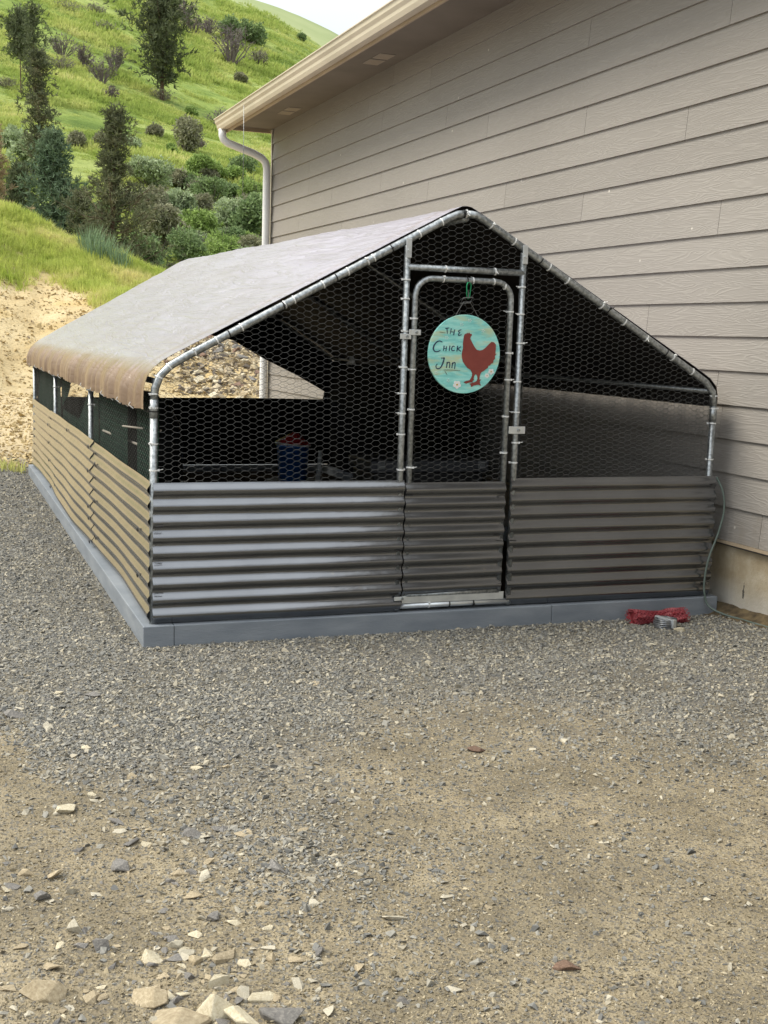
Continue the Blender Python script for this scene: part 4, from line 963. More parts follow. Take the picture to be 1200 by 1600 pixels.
for cx, cy, r in ((500, 1208, 20), (880, 1055, 15), (835, 1100, 12)):
    mb = MB()
    for k in range(5):
        a_ = 2*math.pi*k/5+.3; mb.extrude([sg(*p) for p in disc_poly(cx+r*1.35*math.cos(a_), cy+r*1.35*math.sin(a_), r, 10)], -.0094-.0001*k, -.0082)
    fl = obj('flower', mb, M['white_paint'], sign)
    mb = MB(); mb.extrude([sg(*p) for p in disc_poly(cx, cy, r*.5, 10)], -.0106, -.0082); obj('flower_centre', mb, M['yellow'], fl)
stars = []
for cx, cy in ((525, 540), (770, 600), (615, 493), (400, 1160), (365, 690), (265, 1080)):
    for k in range(5):
        a_ = 2*math.pi*k/5; stars.append([(cx+8*math.cos(a_), cy+8*math.sin(a_), 4), (cx+20*math.cos(a_), cy+20*math.sin(a_), 5)])
ribbons('painted_star', stars, M['white_paint'])
mb = MB()      # hanging wire and small wire handle
mb.tube([(-.055, .0, SR-.012), (-.012, 0, SR+.06), (.02, .0, SR+.062), (.075, .0, SR-.02)], .0016, 6)
hz0 = SR+.052
mb.tube([(-.030, -.002, hz0), (.020, -.002, hz0+.004), (.034, -.002, hz0+.030), (-.016, -.002, hz0+.026)], .0026, 6, closed=True)
mb.tube([(.010, -.001, hz0+.028), (.012, -.001, hz0+.052), (.005, -.001, hz0+.062)], .002, 6)
obj('hanging_wire', mb, M['wire'], sign)
mb = MB(); cz = 1.648; k_ = [(1.500-.011, cz+.026), (1.500-.006, cz+.040), (1.500+.004, cz+.042), (1.500+.012, cz+.030), (1.500+.006, cz-.030), (1.500-.002, cz-.036), (1.500-.008, cz-.030)]
mb.tube([(x, -.026, z) for x, z in k_], .0032, 8, closed=True); mb2 = MB()
cb = obj('carabiner', mb, M['green'], None, True); tag(cb, 'small green carabiner clip holding the round sign on the door', 'carabiner')
mb = MB(); mb.tube([(1.497, -.026, 1.688), (1.497, -.026, 1.705), (1.497, -.004, 1.720), (1.497, .016, 1.705), (1.497, 0.0, 1.684)], .003, 6, closed=True); obj('loop', mb, M['tie_black'], cb)

# ------------------------------------------------------------------ small things by the wall
cord = MB(); cp = [(3.000, -.006, .735), (3.022, -.040, .66), (3.030, -.05, .56), (3.0, -.055, .44), (2.955, -.055, .32), (2.935, -.055, .21), (2.935, -.06, .12), (2.955, -.08, .05), (3.0, -.15, .02), (3.04, -.30, .014), (3.07, -.6, .014), (3.05, -1.2, .012), (3.0, -2.2, .012)]
def smooth(pts, n=6):
    P = [Vector(p) for p in pts]; o = []
    for i in range(len(P)-1):
        p0, p1, p2, p3 = P[max(i-1, 0)], P[i], P[i+1], P[min(i+2, len(P)-1)]
        for k in range(n):
            t_ = k/n; o.append(.5*((2*p1)+(p2-p0)*t_+(2*p0-5*p1+4*p2-p3)*t_**2+(3*p1-p0-3*p2+p3)*t_**3))
    return o+[P[-1]]
cord.tube(smooth(cp), .0055, 8); tag(obj('cord', cord, M['hose'], None, True), 'grey green cord hanging down the coop corner and trailing along the wall', 'cord')
nr_ = thing('netting_roll', 'crumpled roll of red plastic netting on gravel by the coop timber', 'netting', (2.58, -.155, .0), .02); nr_.scale = (.95, .8, .78)
mb = MB(); n1, n2 = 44, 26; v = []; f = []; rn = np.random.default_rng(4)
for i in range(n1+1):
    q = i/n1; x = -.155+.31*q; w = .048-.010*math.sin(math.pi*q)**2+.006*math.cos(q*9); zc_ = .044-.010*math.sin(math.pi*q); yb = -.035*q*q
    for k in range(n2):
        an = 2*math.pi*k/n2; rr_ = w*(1+.16*math.sin(7*an+q*5)+.10*math.sin(3*an+1+q*3))+(.0035 if (i+k) % 2 else -.0035)
        if i in (0, n1): rr_ *= .82
        v.append((x+(.012*math.sin(5*an) if i in (0, n1) else 0), yb+rr_*math.cos(an)*1.15, max(.003, zc_+rr_*math.sin(an)*.95)))
for i in range(n1):
    for k in range(n2): f.append((i*n2+k, i*n2+(k+1) % n2, (i+1)*n2+(k+1) % n2, (i+1)*n2+k))
f += [tuple(range(n2-1, -1, -1)), tuple(range(n1*n2, (n1+1)*n2))]; mb.add(v, f); obj('roll', mb, M['red_plastic'], nr_)
mb = MB()
for s in (-1, 1):
    for j in range(12):
        p = [(-.165+.33*i/30, -.035*(i/30)**2+(.052-.010*math.sin(math.pi*i/30)**2)*1.2*math.cos(6.283*j/12+s*i*.25), max(.004, .044-.010*math.sin(math.pi*i/30)+(.052-.010*math.sin(math.pi*i/30)**2)*1.02*math.sin(6.283*j/12+s*i*.25))) for i in range(31)]
        mb.tube(p, .0021, 4)
obj('mesh_strands', mb, M['netting'], nr_)
cl_ = thing('wire_coil', 'small grey coil of steel wire in front of the red netting', 'wire coil', (2.56, -.27, .0), .3)
mb = MB()
for k in range(5):
    r0 = .058-.002*abs(k-2); P = [(r0*math.copysign(abs(math.cos(a_))**.7, math.cos(a_)), r0*.8*math.copysign(abs(math.sin(a_))**.7, math.sin(a_)), .008+k*.009+.002*math.sin(a_*3+k)) for a_ in np.linspace(0, 2*math.pi, 29)[:-1]]
    mb.tube(P, .0052, 6, closed=True)
mb.lathe([(.0, .004), (.05, .004), (.05, .04), (.0, .044)], (0, 0, 0), 16)
obj('windings', mb, M['coil'], cl_, True)
mb = MB(); mb.box((-.012, -.062, .006), (.012, .062, .052)); obj('clip', mb, M['galv_bright'], cl_, bevel=.003)
# earth washed up against the foundation
v = []; f = []; nx, ny = 10, 40
for i in range(ny+1):
    for k in range(nx+1):
        y = -1.2+1.32*i/ny; q = k/nx; x = 3.115-.014*y-.17*q
        v.append((x, y, .055*(1-q)**1.6*(.6+.8*float(vn(np.array([y*5]), np.array([q*3]), 111)[0]+.4))-.004+.012*float(vn(np.array([y*22]), np.array([q*9]), 112)[0])))
for i in range(ny):
    for k in range(nx): f.append((i*(nx+1)+k, (i+1)*(nx+1)+k, (i+1)*(nx+1)+k+1, i*(nx+1)+k+1))
M['earth'] = pm('damp_earth', (.05, .035, .018), (.15, .11, .055), 18, .95, .8, 60, world=True)
tag(link('earth_mound', v, f, M['earth'], smooth=True), kind='structure')

# ------------------------------------------------------------------ trees and shrubs
def tri_tufts(P, dirs, n, ln, wd, rng, spread=.9):
    m = len(P); d = dirs[:, None, :]+rng.normal(0, spread, (m, n, 3)); d /= np.linalg.norm(d, axis=2, keepdims=True)
    L_ = ln*rng.uniform(.6, 1.2, (m, n, 1)); s = np.cross(d, rng.normal(0, 1, (m, n, 3))); s /= np.linalg.norm(s, axis=2, keepdims=True)+1e-9
    c = P[:, None, :]+d*L_*.1; a = c-s*wd*.5; b = c+s*wd*.5; e = c+d*L_+s*wd*.25; f_ = c+d*L_-s*wd*.25
    V = np.stack([a, b, e, f_], 2).reshape(-1, 3); F_ = np.arange(len(V)).reshape(-1, 4); return V, F_
def tubes_np(segs):
    mb = MB()
    for pts, r0, r1, n in segs:
        k = len(pts); mb.tube(pts, [r0+(r1-r0)*i/(k-1) for i in range(k)], n, caps=False)
    return mb
def base_at(px, py, D):
    d = ray(px, py); t_ = D/(d.x*FH[0]+d.y*FH[1]); return CAM.x+d.x*t_, CAM.y+d.y*t_
def pine(label, px, top, D=None, base=None, width=60, mat='needle_dark', seed=1, cb=.2, prof=None, nb=90, tl=.5, tw=.08, tn=7, up=.15, gaps=.15, trunk=1., group=None, name='pine_tree', bark='bark', lean=0., sub=1.0, tpb=7):
    rng = np.random.default_rng(seed); r_ = random.Random(seed)
    if base is not None:
        p = hit(px, base); D = (p.x-CAM.x)*FH[0]+(p.y-CAM.y)*FH[1]; x, y, z = p.x, p.y, p.z
    else:
        x, y = base_at(px, 420, D); z = hz(x, y)
    d = ray(px, top); t_ = D/(d.x*FH[0]+d.y*FH[1]); H = CAM.z+d.z*t_-z; R_ = width/FPX*D/2
    prof = prof or (lambda q: min(1, q*4+.3)*(1-q)**.7)
    T = thing(name, label, 'tree', (x, y, z-.1), r_.uniform(0, 6.28), group)
    w0 = .016*H*trunk; tp = [Vector((lean*H*q*q+.006*H*math.sin(q*5+seed), .006*H*math.cos(q*4+seed), H*q)) for q in np.linspace(0, 1, 10)]
    segs = [(tp, w0, w0*.12, 8)]; TP = []; TD = []
    for b_ in range(nb):
        nw = max(6, nb//6); q = cb+(1-cb)*((b_//6+.5+r_.uniform(-.22, .22))/nw)**.9; q = min(q, .985)
        qq = (q-cb)/(1-cb); a = b_*2.4+r_.uniform(-.5, .5); L_ = R_*prof(qq)*r_.uniform(.5, 1.2)*(.78+.44*math.sin(b_//6*2.7+seed)**2)+.03*R_
        if r_.random() < gaps: L_ *= .3
        i = q*9; k = min(int(i), 8); p0 = tp[k].lerp(tp[k+1], i-k)
        dv = Vector((math.cos(a), math.sin(a), up+.5*qq+r_.uniform(-.2, .15))).normalized()
        p1 = p0+dv*L_*.5+Vector((0, 0, -.04*L_)); p2 = p0+dv*L_+Vector((0, 0, .10*L_))
        segs.append(([p0, p1, p2], w0*.20*(1-qq*.6), w0*.05, 4))
        m = max(3, int(tpb*(.35+.65*L_/R_)))
        for j in range(m):
            f_ = .30+.70*(j+r_.random())/m; pp = p0.lerp(p1, f_*2) if f_ < .5 else p1.lerp(p2, f_*2-1)
            wv = Vector((r_.gauss(0, 1), r_.gauss(0, 1), r_.gauss(0, .6)))*(.10*L_*f_+.012*R_)*sub; TP.append(pp+wv); TD.append((dv*.5+Vector((0, 0, .45))+wv.normalized()*.3))
    tp_ = tubes_np(segs); link('trunk', tp_.v, tp_.f, M[bark], T, smooth=True)
    for j in range(4): TP.append(tp[9]+Vector((0, 0, -.02*H*j))); TD.append(Vector((0, 0, 1)))
    P_ = np.array([tuple(v) for v in TP]); Dd = np.array([tuple(v) for v in TD]); P_ = np.repeat(P_, 2, 0); Dd = np.repeat(Dd, 2, 0); P_ = P_+rng.normal(0, tl*.45, P_.shape)
    V, F_ = tri_tufts(P_, Dd, tn, tl*.62, tw*.62, rng)
    link('crown', V, F_, M[mat], T); return T
oval = lambda q: min(1, .45+q*1.6)*(1-max(0, q-.55)/.45)**.55
cone = lambda q: (1-q)**.75*min(1, .6+q*3)
column_ = lambda q: .8*min(1, .5+q*3)*(1-max(0, q-.7)/.3*.6)
TG = 'trees on the hillside'
pine('tall dark pine standing alone high on the green hillside', 252, -45, base=158, width=104, seed=3, cb=.13, prof=lambda q: min(1, .55+q*1.2)*(1-max(0, q-.6)/.4)**.5, nb=132, tl=.85, tw=.20, tn=7, gaps=.3, group=TG, trunk=1.1, tpb=10, sub=1.5)
pine('slim pine with a bare lower trunk at the upper left', 32, 18, base=150, width=54, seed=5, cb=.46, prof=oval, nb=84, tl=.6, tw=.15, tn=6, gaps=.25, group=TG, trunk=.55)
pine('thin sparse pine rising just right of the bare trunked slim pine', 54, 8, base=178, width=58, seed=6, cb=.40, prof=oval, nb=66, tl=.5, tw=.12, tn=5, gaps=.45, group=TG, trunk=.5, tpb=5)
pine('narrow half dead brownish conifer above the bushy blue green pine', 62, 82, D=82, width=64, mat='needle_brown', seed=8, cb=.22, prof=column_, nb=108, tl=.42, tw=.11, tn=6, gaps=.35, group=TG, trunk=.7)
pine('bushy blue green pine above the grassy bank', 85, 208, D=52, width=165, mat='needle_blue', seed=9, cb=.02, prof=cone, nb=190, tl=.34, tw=.07, tn=9, gaps=.1, group=TG, tpb=10)
pine('brownish pine with thin upper crown and spreading lower limbs behind the tarp', 178, 172, D=44, width=150, mat='needle_brown', seed=12, cb=.22, prof=lambda q: (1.0 if q < .5 else .36+.64*max(0, 1-(q-.5)/.12) if q < .62 else .36*(1-(q-.6)/.4*.5)), nb=170, tl=.27, tw=.05, tn=9, gaps=.3, group=TG, trunk=1.1, tpb=10)
pine('dead tan conifer cut by the left edge of the view', -8, 196, D=46, width=96, mat='needle_tan', seed=14, cb=.05, prof=cone, nb=110, tl=.3, tw=.06, tn=8, gaps=.1, group=TG)
pine('dark pine filling the gap between tan conifer and blue green pine', 30, 262, D=60, width=100, mat='needle_dark', seed=15, cb=.05, prof=cone, nb=140, tl=.36, tw=.08, tn=7, gaps=.2, group=TG)
pine('low dark pine right behind the crest of the grassy bank', 132, 300, D=50, width=66, mat='needle_brown', seed=16, cb=.03, prof=oval, nb=90, tl=.3, tw=.06, tn=8, gaps=.2, group=TG)

def shrub(label, px, py, w, h, mat='leaf_green', kind='leaf', seed=1, D=None, n=None, group=None, name='shrub', cat='shrub'):
    rng = np.random.default_rng(seed); r_ = random.Random(seed)
    if D is None:
        p = hit(px, py+h/2); D = (p.x-CAM.x)*FH[0]+(p.y-CAM.y)*FH[1]; x, y, z = p
    else:
        x, y = base_at(px, py+h/2, D); z = hz(x, y)
    Wm = w/FPX*D; Hm = h/FPX*D
    T = thing(name, label, cat, (x, y, z-.05*Hm), r_.uniform(0, 6.28), group)
    segs = []; tips = []
    ns = 26 if kind == 'twig' else 9
    for k in range(ns):
        a = r_.uniform(0, 6.28); rad = Wm/2*math.sqrt(r_.random()); tip = Vector((rad*math.cos(a), rad*math.sin(a), Hm*r_.uniform(.65, 1.05)*(1-.35*(rad/(Wm/2))**2)))
        b0 = Vector((tip.x*.12, tip.y*.12, 0)); md = b0.lerp(tip, .5)+Vector((r_.gauss(0, .05), r_.gauss(0, .05), .02))*Wm
        segs.append(([b0, md, tip], .022*Hm if kind == 'twig' else .02*Hm, .004*Hm, 4)); tips.append((b0, md, tip))
        if kind == 'twig':
            for j in range(9):
                f_ = r_.uniform(.3, 1); q0 = md.lerp(tip, f_) if r_.random() < .65 else b0.lerp(md, .4+.6*f_)
                e = q0+Vector((r_.gauss(0, .6)+tip.x/Wm, r_.gauss(0, .6)+tip.y/Wm, r_.uniform(.3, 1.1)))*(.20*Hm)
                segs.append(([q0, (q0+e)/2+Vector((r_.gauss(0, .02), r_.gauss(0, .02), 0))*Wm, e], .007*Hm, .003*Hm, 3))
    tb = tubes_np(segs); link('stems', tb.v, tb.f, M['twig'] if kind == 'twig' else M['bark_grey'], T)
    lobes = []
    nl = r_.randint(7, 11)
    for k in range(nl):
        a = r_.uniform(0, 6.28); q = math.sqrt(r_.random())*.62; lobes.append((q*Wm/2*math.cos(a), q*Wm/2*math.sin(a), Hm*r_.uniform(.28, .78)*(1-.3*q), r_.uniform(.22, .42)*Wm/2+.08*Hm, r_.uniform(.16, .28)*Hm))
    n = n or (900 if kind == 'leaf' else 130); li = rng.integers(0, nl, n); lb = np.array(lobes)[li]
    dr = rng.normal(0, 1, (n, 3)); dr /= np.linalg.norm(dr, axis=1, keepdims=True); rad = rng.uniform(.5, 1.08, (n, 1))**.7*np.where(rng.random((n, 1)) < .16, rng.uniform(1.05, 1.45, (n, 1)), 1)
    P = lb[:, :3]+dr*rad*lb[:, [3, 3, 4]]; P[:, 2] = np.maximum(P[:, 2], .02*Hm)
    ls = max(.045*Hm, .0011*D)
    if kind == 'twig': P = np.array([tuple(t_[1].lerp(t_[2], r_.random())+Vector((r_.gauss(0, .07), r_.gauss(0, .07), r_.gauss(0, .06)))*Wm) for t_ in (r_.choice(tips) for _ in range(n))]); ls *= .7
    V, F_ = tri_tufts(P, dr, 3, ls*1.7, ls*.95, rng)
    link('foliage', V, F_, M[mat], T); return T
SG = 'shrubs dotted over the hillside'; VG = 'thicket at the foot of the hill'
HS = [ # px, py centre, w, h, mat, kind, label
 (165, 44, 34, 14, 'leaf_olive', 'twig', 'low flat grey brush high on the hill left of the tall pine'),
 (160, 112, 44, 34, 'twig', 'twig', 'wide bare purple grey shrub on the hill left of the tall pine'),
 (181, 92, 34, 34, 'twig', 'twig', 'darker bare shrub just above the wide purple grey one'),
 (132, 90, 24, 34, 'twig', 'twig', 'narrow upright bare shrub on the upper hill'),
 (98, 72, 40, 34, 'twig', 'twig', 'pale thin bare shrub right of the two slim pines'),
 (95, 98, 44, 22, 'leaf_olive', 'twig', 'low grey brush beneath the pale thin bare shrub'),
 (171, 146, 26, 20, 'twig', 'twig', 'small round bare shrub below the wide purple grey one'),
 (120, 216, 36, 26, 'leaf_olive', 'leaf', 'grey green round shrub at mid height of the hill, left part'),
 (205, 224, 28, 22, 'leaf_pale', 'leaf', 'pale green shrub right of the brownish pine top'),
 (158, 218, 26, 26, 'leaf_olive', 'leaf', 'small olive shrub left of the brownish pine top'),
 (288, 206, 48, 52, 'leaf_olive', 'leaf', 'tall grey green shrub in the middle of the hill'),
 (312, 224, 24, 16, 'twig', 'twig', 'low bare brush at the right foot of the tall grey green shrub'),
 (245, 206, 30, 18, 'leaf_olive', 'leaf', 'flat olive shrub left of the tall grey green shrub'),
 (268, 232, 16, 18, 'leaf_green', 'leaf', 'small bright green bush below the flat olive shrub'),
 (348, 186, 46, 30, 'twig', 'twig', 'bare shrub beside the end of the house gutter'),
 (362, 74, 56, 52, 'twig', 'twig', 'big bare purple shrub near the skyline'),
 (393, 48, 40, 38, 'leaf_dark', 'leaf', 'dark green round shrub right of the big bare purple shrub'),
 (360, 44, 40, 34, 'leaf_dark', 'leaf', 'dark green shrub behind the big bare purple shrub'),
 (404, 90, 26, 26, 'leaf_olive', 'twig', 'small olive brush below the skyline at the right'),
 (287, 17, 34, 36, 'twig', 'twig', 'bare shrub right beside the tall pine near the skyline'),
 (302, 38, 36, 34, 'twig', 'twig', 'bare shrub between the tall pine and the big purple shrub'),
 (326, 40, 30, 30, 'twig', 'twig', 'bare shrub touching the left of the big purple shrub'),
 (376, 122, 14, 12, 'leaf_olive', 'leaf', 'tiny shrub in the open grass left of the gutter'),
 (252, 148, 40, 16, 'leaf_olive', 'twig', 'low grey brush around the foot of the tall pine'),
 (10, 132, 36, 14, 'leaf_olive', 'twig', 'low grey brush at the left edge beside the slim pine foot'),
 (242, 12, 8, 8, 'leaf_dark', 'leaf', 'tiny dark bush at the top of the picture by the tall pine'),
 (104, 12, 40, 10, 'leaf_olive', 'twig', 'dark low brush at the top edge left of centre'),
 (150, 14, 34, 12, 'leaf_olive', 'twig', 'dark low brush at the top edge beside the tall pine'),
 (300, 176, 20, 14, 'leaf_green', 'leaf', 'small green bush above the tall grey green shrub'),
 (470, 60, 12, 8, 'leaf_dark', 'leaf', 'tiny dark bush on the skyline by the gutter'),
]
for i, (px, py, w, h, m_, k_, lab) in enumerate(HS): shrub(lab, px, py, w*1.1, h*1.1, m_, k_, 300+i, group=SG)
VS = [
 (236, 272, 62, 40, 'leaf_pale', 'pale grey green mounded bush right of the brownish pine'),
 (314, 266, 36, 32, 'leaf_green', 'round mid green bush left of the downspout'),
 (286, 284, 36, 24, 'leaf_olive', 'low olive bush between the mounded and the round bush'),
 (330, 300, 52, 34, 'leaf_dark', 'dark green bush below the round mid green one'),
 (382, 258, 44, 34, 'leaf_dark', 'dark bush tucked under the house eave'),
 (398, 300, 40, 40, 'leaf_green', 'green bush next to the downspout'),
 (270, 318, 60, 46, 'leaf_pale', 'pale leafy bush in the middle of the thicket'),
 (352, 340, 60, 40, 'leaf_pale', 'pale silvery bush low in the thicket'),
 (312, 350, 46, 44, 'leaf_green', 'fresh green bush low in the thicket'),
 (250, 360, 60, 60, 'leaf_olive', 'olive grey bush right beside the brownish pine trunk'),
 (396, 350, 50, 60, 'leaf_dark', 'dark tall bush against the downspout'),
 (290, 390, 60, 44, 'leaf_dark', 'dark bush just above the tarp ridge end'),
 (345, 385, 60, 40, 'leaf_green', 'green bush just above the tarp ridge'),
 (395, 392, 44, 36, 'leaf_olive', 'olive bush above the tarp beside the downspout'),
 (228, 320, 50, 50, 'leaf_olive', 'olive bush behind the right limbs of the brownish pine'),
 (222, 400, 56, 50, 'leaf_dark', 'dark bush at the foot of the brownish pine'),
 (158, 350, 50, 50, 'leaf_dark', 'dark bush behind the left limbs of the brownish pine'),
 (52, 250, 60, 60, 'leaf_pale', 'pale sage bush between the left hand pines'),
 (18, 226, 40, 40, 'leaf_pale', 'pale sage bush above the dead tan conifer'),
]
def valley_D(px, py):
    r_ = ray(px, py); best = None
    for D in np.linspace(40, 130, 181):
        t_ = D/(r_.x*FH[0]+r_.y*FH[1])
        if CAM.z+r_.z*t_ < hz(CAM.x+r_.x*t_, CAM.y+r_.y*t_): return float(D)
    return 40.0
for i, (px, py, w, h, m_, lab) in enumerate(VS):
    shrub(lab, px, py, w*1.25, h*1.3, m_, 'leaf', 400+i, D=valley_D(px, py+h/2), group=VG, n=1300)
rv = random.Random(5); VL = {'leaf_pale': 'pale leafy bush in the dense thicket under the hill', 'leaf_olive': 'olive grey bush in the dense thicket under the hill', 'leaf_green': 'green bush in the dense thicket under the hill', 'leaf_dark': 'dark green bush in the dense thicket under the hill'}
for i in range(58):
    px = rv.uniform(205, 425); py = rv.uniform(262, 430) if px > 250 else rv.uniform(300, 440); m_ = rv.choice(list(VL))
    shrub(VL[m_], px, py, rv.uniform(26, 50), rv.uniform(20, 36), m_, 'leaf' if rv.random() < .8 else 'twig', 450+i, D=valley_D(px, py+14), group=VG+', '+m_[5:], n=900)
# taller weeds along the crest of the bank and by the timber
def weed(label, x, y, h, seed, mat='blade', n=40, spread=.14, group=None, wid=.006):
    me = tuft(seed, n, h, spread, wid, .55); me.materials.append(M[mat]); o = bpy.data.objects.new('weed', me); COL.objects.link(o); o.location = (x, y, hz(x, y)-.01)
    return tag(o, label, 'weed', group)
M['blade_blue'] = leaf_mat('blue_green_blades', [(.3, (.12, .20, .10)), (.7, (.26, .34, .20))], 2, trans=.3)
for i, (px, py) in enumerate([(128, 372), (140, 378), (150, 384), (158, 398), (166, 392), (175, 402), (135, 384), (182, 410), (192, 416), (146, 396)]):
    p = hit(px, py+12); weed('tall blue green weed on the crest of the grassy bank', p.x, p.y, .55, 500+i, 'blade_blue', 46, .2, 'weeds on the bank crest', .012)
for i, (x, y) in enumerate([(-.12, 6.9), (-.2, 7.05), (-.32, 6.95), (-.26, 7.2)]):
    weed('small grass tuft on the gravel at the far end of the timber', x, y, .13, 520+i, 'blade', 30, .1, 'grass tufts by the timber')

# ------------------------------------------------------------------ rocks
def rock(label, px, py, w, h, mat, seed, group=None, flat=None, n=16):
    p = on_plane(px, py+h*.35, (0, 0, 1), 0.0); D = (p-CAM).dot(F); sw = w/FPX*D
    elev = (CAM.z)/(p-CAM).length
    flat = flat or max(.28, min(1.0, (h/w-.35*elev)/(1-.0*elev)))
    me = hull_rock(seed, 11 if w > 26 else 9, flat, 'rock', .018 if w > 26 else 0); me.materials.append(M[mat])
    o = bpy.data.objects.new('rock', me); COL.objects.link(o); r_ = random.Random(seed)
    k_ = 1.5 if py > 1470 and px < 480 else 1.28; o.scale = (sw*k_, sw*k_*r_.uniform(.7, .9), sw*k_); o.rotation_euler = (r_.uniform(-.12, .12), r_.uniform(-.12, .12), -YAW+r_.uniform(-.3, .3))
    o.location = (p.x, p.y, hz(p.x, p.y)+sw*flat*.14); return tag(o, label, 'rock', group)
RK = [
 (105,1262,42,24,'cream','flat cream rock with angular edges at the left of the gravel'), (185,1352,46,24,'grey','dark grey slab of rock left of centre in the sandy ground'),
 (122,1445,32,34,'white','pale oval rock leaning beside a dark shard at lower left'), (156,1472,26,38,'grey','dark upright shard right of the pale oval rock'),
 (241,1490,38,26,'cream','yellowish cream rock in the middle of the lower left cluster'), (272,1470,36,22,'white','pale ridged rock just above the lower left cluster'),
 (291,1487,24,18,'white','small white rock right of the yellowish cream rock'), (323,1485,20,20,'cream','small tan cube shaped rock at the right of the lower left cluster'),
 (305,1498,28,20,'tan','tan pebble rock below the small white rock'), (65,1543,56,44,'tan','large tan rock near the lower left corner'),
 (18,1540,26,20,'tan','dark tan rock beside the large tan rock, at the left edge'), (232,1552,54,36,'tan','tan rock with a shaded front near the bottom'),
 (336,1570,46,52,'cream','tall cream rock standing at the bottom edge'), (386,1580,62,50,'cream','cracked cream rock, largest at the bottom edge'),
 (272,1590,92,34,'tan','broad flat tan rock cut by the bottom edge'), (442,1575,56,48,'grey','veined grey rock at the right end of the bottom row'),
 (409,1555,38,22,'cream','cream rock leaning on top of the cracked cream rock'), (488,1408,28,14,'white','white rock alone on the sandy ground below centre'),
 (885,1508,40,22,'brown','brown wedge shaped rock at lower right'), (929,1282,18,16,'tan','tan brown stone alone at right of centre'),
 (745,1167,30,13,'brown','flat reddish brown stone in front of the coop door'), (20,1114,38,20,'grey','dark rock at the left edge with a pale one on it'),
 (31,1106,22,9,'white','pale stone lying against the dark rock at the left edge'), (146,1084,26,13,'grey','flat grey brown stone left of the coop corner'),
 (90,1081,18,9,'cream','cream stone in the grey gravel far left'), (132,1115,22,16,'grey','brown grey stone below the flat grey brown one'),
 (133,1171,18,14,'cream','cream tan stone at the left edge of the grey gravel'), (205,1214,18,12,'tan','tan stone in the grey gravel, left of centre'),
 (148,1242,24,13,'cream','cream stone right of the flat angular cream rock'), (306,1200,18,8,'cream','pale yellow flat stone in the middle of the grey gravel'),
 (368,1251,20,14,'cream','cream tan stone at the lower rim of the grey gravel'), (320,1309,22,8,'white','thin white stone below the rim of the grey gravel'),
 (230,1318,18,14,'cream','cream stone right above the dark grey slab'), (188,1299,20,10,'white','pale flat stone above left of the dark grey slab'),
 (110,1392,18,20,'white','white upright stone above the pale oval rock'), (280,1363,32,12,'tan','thin tan slab right of the dark grey slab'),
 (350,1048,18,7,'grey','pale grey flat stone in front of the coop corner'), (605,1207,14,9,'white','white pebble at the right rim of the grey gravel'),
 (567,1143,14,10,'cream','cream pebble in the gravel in front of the left panel'), (698,1160,12,9,'cream','yellow cream pebble left of the reddish brown stone'),
 (638,1147,20,8,'white','curved pale chip left of the yellow cream pebble'), (1062,984,18,11,'cream','pale stone touching the right end of the red netting'),
 (180,1284,30,14,'grey','grey stone half buried above the dark slab'), (92,1368,34,24,'tan','yellow tan stone left of the white upright stone'),
 (66,1400,30,24,'grey','grey stone in the left middle of the sandy ground'), (300,1400,30,16,'tan','tan stone in the middle of the sandy ground at left'),
 (20,1385,26,14,'grey','grey flat stone at the left edge of the sandy ground'), (640,1505,0,0,'tan',''),
]
for i, (px, py, w, h, m_, lab) in enumerate(RK):
    if w: rock(lab, px, py, w, h, 'rock_'+m_, 700+i)
rr2 = random.Random(77); cnt = 0
SHR = [hull_rock(800+k, 11, f, 'stone') for k, f in enumerate((.4, .55, .7, .5, .6, .45))]
stone_sets = [('white', 'small pale stone chip scattered on the gravel and sand', 'pale stone chips'), ('tan', 'small tan stone scattered on the gravel and sand', 'tan stones'), ('grey', 'small dark grey stone scattered on the gravel and sand', 'dark grey stones')]
MS = {}
for nm, lab, grp in stone_sets:
    for k, me in enumerate(SHR):
        q = me.copy(); q.materials.clear(); q.materials.append(M['rock_'+nm]); MS[nm, k] = q
while cnt < 190:
    left = rr2.random() < .72
    px = rr2.uniform(-20, 520) if left else rr2.uniform(480, 1230); py = 1030+580*rr2.random()**.8 if left else 1010+600*rr2.random()
    p = on_plane(px, py, (0, 0, 1), 0)
    if p.y > -.09: continue
    nm, lab, grp = stone_sets[rr2.choices((0, 1, 2), (5, 4, 5))[0]]
    o = bpy.data.objects.new('stone', MS[nm, rr2.randrange(6)]); COL.objects.link(o)
    s = min(.06, rr2.lognormvariate(math.log(.021 if left else .013), .42)); o.scale = (s*rr2.uniform(1.1, 1.7), s, s)
    o.rotation_euler = (rr2.uniform(-.3, .3), rr2.uniform(-.3, .3), rr2.uniform(0, 6.28)); o.location = (p.x, p.y, hz(p.x, p.y)+s*.06)
    tag(o, lab, 'stone', grp); cnt += 1
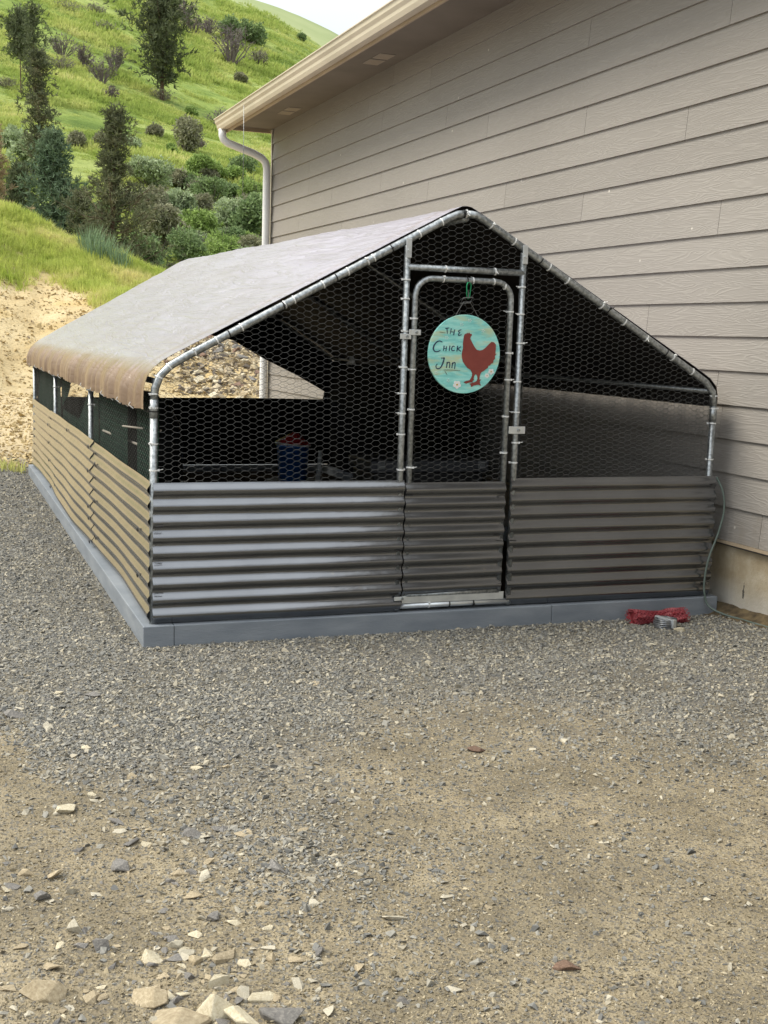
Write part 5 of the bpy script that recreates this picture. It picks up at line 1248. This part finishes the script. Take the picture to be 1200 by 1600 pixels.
# a denser drift of broken stone at the lower left
for i in range(110):
    q = abs(rr2.gauss(0, .5)); px = rr2.gauss(240, 150); py = 1600-300*min(1, q)
    p = on_plane(px, py, (0, 0, 1), 0); nm = rr2.choices(('white', 'tan', 'grey', 'cream'), (2, 4, 3, 4))[0]
    if (nm, 0) not in MS:
        for k, me in enumerate(SHR):
            q_ = me.copy(); q_.materials.clear(); q_.materials.append(M['rock_'+nm]); MS[nm, k] = q_
    o = bpy.data.objects.new('stone', MS[nm, rr2.randrange(6)]); COL.objects.link(o); s = min(.06, rr2.lognormvariate(math.log(.026), .4)); o.scale = (s*rr2.uniform(1.1, 1.7), s, s)
    o.rotation_euler = (rr2.uniform(-.35, .35), rr2.uniform(-.35, .35), rr2.uniform(0, 6.28)); o.location = (p.x, p.y, hz(p.x, p.y)+s*.04)
    tag(o, {'white': 'pale chip', 'tan': 'tan stone', 'grey': 'dark grey stone', 'cream': 'cream stone'}[nm]+' in the drift of broken stone at lower left', 'stone', 'drift of broken stone, '+nm)
# the larger fragments of the scree behind the coop, one by one
for i in range(150):
    px = rr2.uniform(225, 425); py = rr2.uniform(500, 624)
    if px < 330 and py > 560+(px-225)*.55: continue
    p = hit(px, py, 14, 60); s = rr2.uniform(.12, .26)
    nm = rr2.choices(('tan', 'cream', 'grey', 'brown'), (6, 4, 4, 1))[0]
    if (nm, 0) not in MS:
        for k, me in enumerate(SHR):
            q = me.copy(); q.materials.clear(); q.materials.append(M['rock_'+nm]); MS[nm, k] = q
    o = bpy.data.objects.new('scree_rock', MS[nm, rr2.randrange(6)]); COL.objects.link(o); o.scale = (s*1.3, s, s*1.1); o.rotation_euler = (rr2.uniform(-.5, .5), rr2.uniform(-.5, .5), rr2.uniform(0, 6.28)); o.location = (p.x, p.y, p.z+s*.1)
    tag(o, {'tan': 'angular tan rock on the scree slope behind the coop', 'cream': 'angular cream rock on the scree slope behind the coop', 'grey': 'angular dark grey rock on the scree slope behind the coop', 'brown': 'angular brown rock on the scree slope behind the coop'}[nm], 'rock', {'tan': 'tan scree rocks', 'cream': 'cream scree rocks', 'grey': 'dark grey scree rocks', 'brown': 'brown scree rocks'}[nm])
